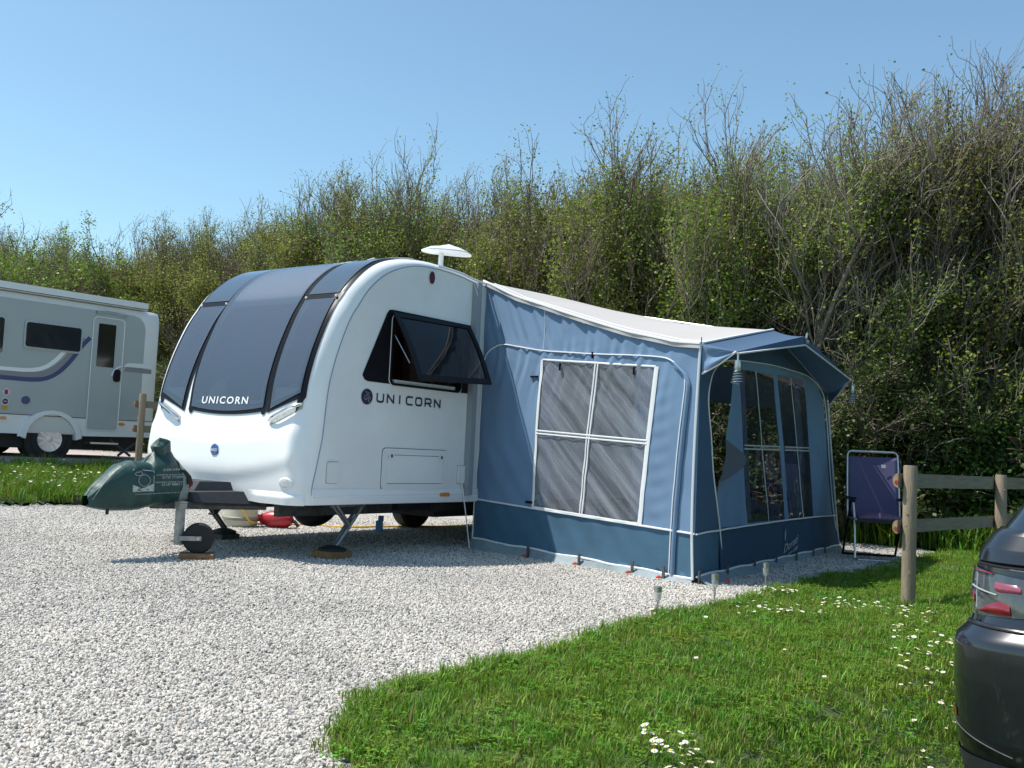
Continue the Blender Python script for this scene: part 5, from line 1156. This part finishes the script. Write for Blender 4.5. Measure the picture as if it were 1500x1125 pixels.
def body_ring(z):
    xi, yi = lv(z); pts = [CRf(q, z) for q in np.linspace(0, 1, 12)] + [CRf(1 + t, z) for t in np.linspace(.05, CWD / 2 - xi - .26, 7)]
    half = pts[:]; pts += [(CWD - x, y, z_) for x, y, z_ in half[::-1][1:]]
    fr = .30 + max(0, z - .35) * 1.1; drop = 0
    R_ = [(CWD - xi, CL - .5 - fr * .2, z), (CWD - xi - .08, CL - .2 - fr * .3, z), (CWD - xi - .35, CL - fr * .25, z), (xi + .35, CL - fr * .25, z), (xi + .08, CL - .2 - fr * .3, z), (xi, CL - .5 - fr * .2, z)]
    return pts + R_
mb = MB(); rings = [body_ring(z) for z in zl]; n_ = len(rings[0])
for r_ in rings: mb.v += r_
mb.f = [(i * n_ + j, i * n_ + (j + 1) % n_, (i + 1) * n_ + (j + 1) % n_, (i + 1) * n_ + j) for i in range(len(rings) - 1) for j in range(n_)] + [tuple((len(rings) - 1) * n_ + j for j in range(n_)), tuple(range(n_))]
mb.build('body', 'caranth', cb, CX, 45)
def cab_ring(k):
    z = lerp(k, (0, .25, .8, 1), (.80, .90, 1.20, 1.255)); xi = lerp(k, (0, .25, .8, 1), (.15, .20, .33, .46)); yb = lerp(k, (0, .25, .8, 1), (.16, .23, .50, .65)); yf = lerp(k, (0, .25, .8, 1), (3.15, 2.95, 2.25, 2.05)); rc = .18
    pts = [(xi + rc - rc * math.cos(t), yb + rc - rc * math.sin(t), z) for t in np.linspace(0, math.pi / 2, 8)]
    pts += [(CWD - x, y, zz) for x, y, zz in pts[::-1]]
    pts += [(CWD - x, yb + yf - y, zz) for x, y, zz in pts]
    return pts
mb = MB(); kr = [cab_ring(k) for k in np.linspace(0, 1, 14)]; n_ = len(kr[0])
for r_ in kr: mb.v += r_
mb.f = [(i * n_ + j, i * n_ + (j + 1) % n_, (i + 1) * n_ + (j + 1) % n_, (i + 1) * n_ + j) for i in range(13) for j in range(n_)] + [tuple(13 * n_ + j for j in range(n_))]
mb.build('cabin', 'carglass', cb, CX, 40)
MB().prism(rrect(.48, .66, CWD - .48, 2.0, .1), lambda x, y, d: (x, y, d), 1.252, 1.275).build('roof', 'caranth', cb, CX, 30)
def cpatch(name, q0, q1, zlo, zhi, off, mat, par, nq=14, nzz=6):
    return MB().grid(lambda u, v: (lambda q: CRf(q, zlo(u) + (zhi(u) - zlo(u)) * v, off + .006 * math.sin(math.pi * v)))(q0 + (q1 - q0) * u), nq, nzz).build(name, mat, par, CX, 60)
lin = lambda a, b: (lambda u: a + (b - a) * u)
MB().grid(lambda u, v: CRf(.12 + 1.35 * u, lerp(v, (0, 1), (.452, .664)), .002), 20, 6).build('lamp_surround', 'carblack', cb, CX, 60)
lp = cpatch('tail_lamp', .22, 1.30, lin(.468, .50), lin(.652, .615), .008, 'lampgrey', cb, 18)
cpatch('red_segment', .40, .86, lambda u: .488 + .006 * u, lambda u: .490 + .006 * u + .047 * sstep(u * 1.15) * (1 - .25 * sstep((u - .8) * 5)), .012, 'lampred', lp)
cpatch('red_segment', .25, .40, lambda u: .508 + .0 * u, lambda u: .575 - .02 * u, .011, 'lampred', lp)
cpatch('pink_segment', .72, .98, lambda u: .566 + .006 * u + .006 * (1 - min(1, 8 * u)), lambda u: .606 - .004 * u - .006 * (1 - min(1, 8 * (1 - u))), .012, 'lamppink', lp)
cpatch('red_segment', .34, .70, lin(.636, .630), lin(.642, .637), .011, 'lampred', lp)
cpatch('chrome_strip', .32, .74, lin(.574, .556), lin(.581, .563), .013, 'lampstrip', lp)
MB().tube([CRf(.44, z, .012) for z in np.linspace(.50, .63, 6)], .0035, 6).tube([CRf(.34, .50, .012), CRf(.46, .525, .012), CRf(.58, .57, .012)], .003, 6).build('chrome_strip', 'lampstrip', lp, CX)
gp = MB(); gp.tube([CRf(q, .662 - .004 * q, -.001) for q in np.linspace(.1, 2.3, 30)], .006, 6).tube([CRf(q, z, .001) for q, z in ((1.165, .455), (1.175, .40), (1.20, .33), (1.26, .25), (1.4, .21), (1.8, .20))], .004, 6).tube([CRf(q, .441, .001) for q in np.linspace(.15, 1.2, 20)], .005, 6)
gp.build('shut_line', 'cargap', cb, CX)
MB().grid(lambda u, v: CRf(.22 + .16 * u, .10 + .035 * v - .01 * u, .003), 8, 3).build('reflector', 'lampred', cb, CX)
MB().grid(lambda u, v: CRf(.05 + 1.6 * u, -.19 + .17 * v, .006), 16, 4).build('lower_valance', 'matblack', cb, CX)
MB().tube([CRf(q, .085 - .10 * (q - .3), .006) for q in np.linspace(.3, 1.0, 12)], .0022, 5).build('bumper_trim', 'greysteel', cb, CX)
for x, y, ax in ((.10, .80, (-1, 0, 0)), (CWD - .10, .80, (1, 0, 0)), (.10, 3.35, (-1, 0, 0)), (CWD - .10, 3.35, (1, 0, 0))): wheel(cb, (x, y, cz + .33), ax, .33, .22, 10, xf=CX)

# ================================================================== TREES
def tube_np(V, Fc, pts, r0_, r1_, n=3):
    k = len(pts); o = len(V); up = np.array([.31, .87, .38])
    for i, p in enumerate(pts):
        d = pts[min(i + 1, k - 1)] - pts[max(i - 1, 0)]; d = d / (np.linalg.norm(d) + 1e-9)
        x = np.cross(d, up); x /= np.linalg.norm(x) + 1e-9; y = np.cross(d, x); r = r0_ + (r1_ - r0_) * i / (k - 1)
        for j in range(n): t = 6.2832 * j / n; V.append(p + (x * math.cos(t) + y * math.sin(t)) * r)
    for i in range(k - 1):
        for j in range(n): Fc.append((o + i * n + j, o + i * n + (j + 1) % n, o + (i + 1) * n + (j + 1) % n, o + (i + 1) * n + j))
WIND = np.array([0.20, -0.09, 0.0])
def gen_tree(seed, H, spread, stems, nch, leafp, leafsize, upw=.30, wind=1.0, per=3, twl=.42):
    rg = np.random.default_rng(seed); V = []; Fc = []; tips = []
    LEN = [H * .64, H * .40, H * .20, twl]; RAD = [.055, .024, .011, .0055]; RE = [.018, .009, .005, .0025]; SEG = [9, 6, 5, 4]
    def grow(p, d, L, lvl):
        k = SEG[lvl]; pts = [p.copy()]; dirs = [d.copy()]
        for i in range(k):
            d = d + rg.normal(0, .13 + .05 * lvl, 3) + np.array([0, 0, upw * (.35 if lvl == 0 else .55)]) * .35 + WIND * wind * (.10 + .12 * max(0, p[2] / H))
            d = d / np.linalg.norm(d); p = p + d * (L / k); pts.append(p.copy()); dirs.append(d.copy())
        n = (6, 4, 3, 3)[lvl]; tube_np(V, Fc, pts, RAD[lvl] * L / LEN[lvl], RE[lvl], n)
        if lvl >= 2:
            for i in range(1, k + 1): tips.append((pts[i], dirs[i], lvl))
        if lvl < 3:
            for c in range(nch[lvl]):
                t = rg.uniform(.12 if lvl == 0 else .2, 1.0); i = min(k - 1, int(t * k)); q = pts[i] + (pts[i + 1] - pts[i]) * (t * k - i)
                ax = np.cross(dirs[i], rg.normal(0, 1, 3) * np.array([1, 1, .6])); ax /= np.linalg.norm(ax) + 1e-9; a = rg.uniform(.30, .85) * (1.2 if lvl == 0 else 1)
                dd_ = dirs[i] * math.cos(a) + np.cross(ax, dirs[i]) * math.sin(a) + np.array([0, 0, upw * .6])
                dd_ /= np.linalg.norm(dd_); grow(q, dd_, LEN[lvl + 1] * rg.uniform(.55, 1.1) * (1 - .35 * t * (lvl == 0)), lvl + 1)
    for s in range(stems):
        a = 6.283 * s / stems + rg.uniform(-.4, .4); b = np.array([math.cos(a), math.sin(a), 0])
        grow(b * rg.uniform(.05, .45), b * rg.uniform(.05, .5) * spread + np.array([0, 0, 1.0]) + WIND * wind, LEN[0] * rg.uniform(.8, 1.08), 0)
    # leaves
    T = np.array([t[0] for t in tips]); hp = T[:, 2] / H
    cl_ = np.array([noise2(p[0] * 1.15 + p[1] * .6, p[2] * .85, seed) + .6 * noise2(p[0] * 2.6, p[2] * 2.2 + p[1] * 2, seed + 5) for p in T])
    pr = np.interp(hp, leafp[0], leafp[1]); keep = rg.random(len(T)) < pr * np.clip(.62 + 2.3 * cl_, .10, 1.25); T = T[keep]
    T = np.repeat(T, per, axis=0); T = T + rg.normal(0, .06, T.shape); n = len(T)
    ln = (leafsize * rg.uniform(.6, 1.25, n) * (1.08 - .42 * np.clip(T[:, 2] / H, 0, 1.1)))[:, None]; a = rg.normal(0, 1, (n, 3)); a[:, 2] *= .6; a /= np.linalg.norm(a, axis=1)[:, None]
    b = np.cross(a, rg.normal(0, 1, (n, 3))); b /= np.linalg.norm(b, axis=1)[:, None]; c = np.cross(a, b)
    Q = np.stack([T, T + a * ln * .5 + b * ln * .36 + c * ln * .08, T + a * ln, T + a * ln * .5 - b * ln * .36 + c * ln * .08], 1).reshape(-1, 3)
    return np.array(V), Fc, Q
def np_mesh(name, V, Fc, mat):
    me = bpy.data.meshes.new(name); V = np.asarray(V, np.float32)
    me.vertices.add(len(V)); me.vertices.foreach_set('co', V.ravel())
    if isinstance(Fc, int): nf = Fc; li = np.arange(nf * 4, dtype=np.int32)
    else: nf = len(Fc); li = np.array(Fc, np.int32).ravel()
    me.loops.add(nf * 4); me.loops.foreach_set('vertex_index', li); me.polygons.add(nf)
    me.polygons.foreach_set('loop_start', np.arange(0, nf * 4, 4, dtype=np.int32)); me.polygons.foreach_set('loop_total', np.full(nf, 4, np.int32))
    me.materials.append(MT[mat]); me.update(calc_edges=True); me.validate(); return me
def tree_proto(name, key, mat, **kw):
    V, Fc, Q = gen_tree(**kw); return name, np_mesh(key + '_branches', V, Fc, 'barkgrey' if 'bare' in key else 'bark'), np_mesh(key + '_leaves', Q, len(Q) // 4, mat)
def plant_tree(proto, loc, rz, sc, label, cat, group):
    name, mb_, ml_ = proto; t = thing(name, label, cat, loc, rz, group); t.scale = (sc[0], sc[0], sc[1])
    for nm, me in (('trunk', mb_), ('crown', ml_)):
        o = bpy.data.objects.new(nm, me); COL.objects.link(o); o.parent = t
    return t
LP = ((0, .15, .45, .7, .85, 1.05, 1.4), (.95, .95, .92, .82, .66, .42, .2))
LPB = ((0, .2, .42, .6, .75, .9, 1.4), (.95, .95, .9, .70, .46, .26, .10))
HAW = [tree_proto('hawthorn_tree', 'hawthorn%d' % i, ('leafolive', 'leafmid', 'leafolive')[i], seed=100 + i, H=6.0, spread=.22, stems=9, nch=(12, 7, 8), leafp=LP, leafsize=.052, upw=.85, per=5, twl=.48, wind=.9) for i in range(3)]
BARE = [tree_proto('hawthorn_tree', 'bare%d' % i, ('leafolive', 'leafmid')[i], seed=200 + i, H=6.0, spread=.30, stems=9, nch=(13, 8, 10), leafp=LPB, leafsize=.050, upw=.80, wind=1.5, twl=.58, per=4) for i in range(2)]
GREEN = [tree_proto('leafy_tree', 'green%d' % i, 'leafgreen', seed=300 + i, H=4.6, spread=.7, stems=5, nch=(10, 8, 6), leafp=((0, 1.4), (1, .85)), leafsize=.066, upw=.16, wind=.4, per=4) for i in range(2)]
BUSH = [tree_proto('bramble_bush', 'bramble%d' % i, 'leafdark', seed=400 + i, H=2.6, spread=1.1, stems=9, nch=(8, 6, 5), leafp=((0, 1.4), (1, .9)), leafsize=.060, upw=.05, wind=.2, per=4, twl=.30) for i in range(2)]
rt = random.Random(5)
def GT(A, B): x, y, _ = G(A, B); return (x, y, gz(x, y) - .05)
ZONES = [(-6, 'tall wind-swept hawthorn with grey bare top twigs at the right-hand end of the hedge', 'bare-topped hedge trees at the right'),
         (-15, 'wind-swept hawthorn of the hedge rising behind the awning roof', 'hedge trees behind the awning'),
         (-24, 'brownish hawthorn of the hedge showing above the caravan roof', 'hedge trees behind the caravan'),
         (-60, 'hawthorn at the lower far end of the hedge above the motorhome', 'hedge trees behind the motorhome')]
def zone(b):
    for lim, lab, gr in ZONES:
        if b > lim: return lab, gr
hh = lambda b: lerp(b, (-40, -29, -26.5, -25, -23.5, -18, -11.5, -8, -5, -2, 2), (6.8, 6.7, 6.2, 4.9, 6.2, 6.6, 6.9, 7.1, 7.1, 7.3, 7.3))
for row, (a0, db) in enumerate(((14.9, 1.45), (16.3, 1.7), (18.0, 2.2))):
    b = 3.4 - row * .6
    while b > -40:
        bare = b > -6.5
        proto = rt.choice(BARE if bare and row < 2 else HAW)
        lab, gr = zone(b); s = hh(b) / 6.0 * rt.uniform(.90, 1.02) * (1, .95, .84)[row]
        plant_tree(proto, GT(a0 + rt.uniform(-.4, .4), b), rt.uniform(-.55, .55), (s * rt.uniform(.95, 1.15), s), lab, 'tree', gr)
        b -= db * rt.uniform(.8, 1.2)
b = 3.0
while b > -38:
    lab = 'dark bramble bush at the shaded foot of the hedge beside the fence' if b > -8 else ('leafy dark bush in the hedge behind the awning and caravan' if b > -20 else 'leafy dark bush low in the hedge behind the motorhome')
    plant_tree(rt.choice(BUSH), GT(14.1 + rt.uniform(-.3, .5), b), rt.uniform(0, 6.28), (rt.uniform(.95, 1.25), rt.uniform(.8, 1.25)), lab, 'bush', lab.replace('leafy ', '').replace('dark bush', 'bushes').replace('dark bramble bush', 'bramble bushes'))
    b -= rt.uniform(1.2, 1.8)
b = 2.5
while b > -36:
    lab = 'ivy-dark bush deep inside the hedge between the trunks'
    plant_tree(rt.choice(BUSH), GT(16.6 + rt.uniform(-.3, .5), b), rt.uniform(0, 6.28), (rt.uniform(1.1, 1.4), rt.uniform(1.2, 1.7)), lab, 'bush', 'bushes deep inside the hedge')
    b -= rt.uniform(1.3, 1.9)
plant_tree(BUSH[0], GT(13.6, -9.6), 1.0, (.95, 1.15), 'bright leafy elder bush just behind the awning roof', 'bush', None)
for A, B, s, w in ((12.6, -22.4, 1.30, 'fresh yellow-green leafy tree behind the rear of the motorhome'), (12.8, -26.6, 1.42, 'dark green leafy tree at the far left behind the motorhome'), (13.2, -24.4, 1.22, 'mid-green leafy tree between the two behind the motorhome roof')):
    plant_tree(GREEN[0 if s < 1.35 else 1], GT(A, B), B, (s, s), w, 'tree', None)
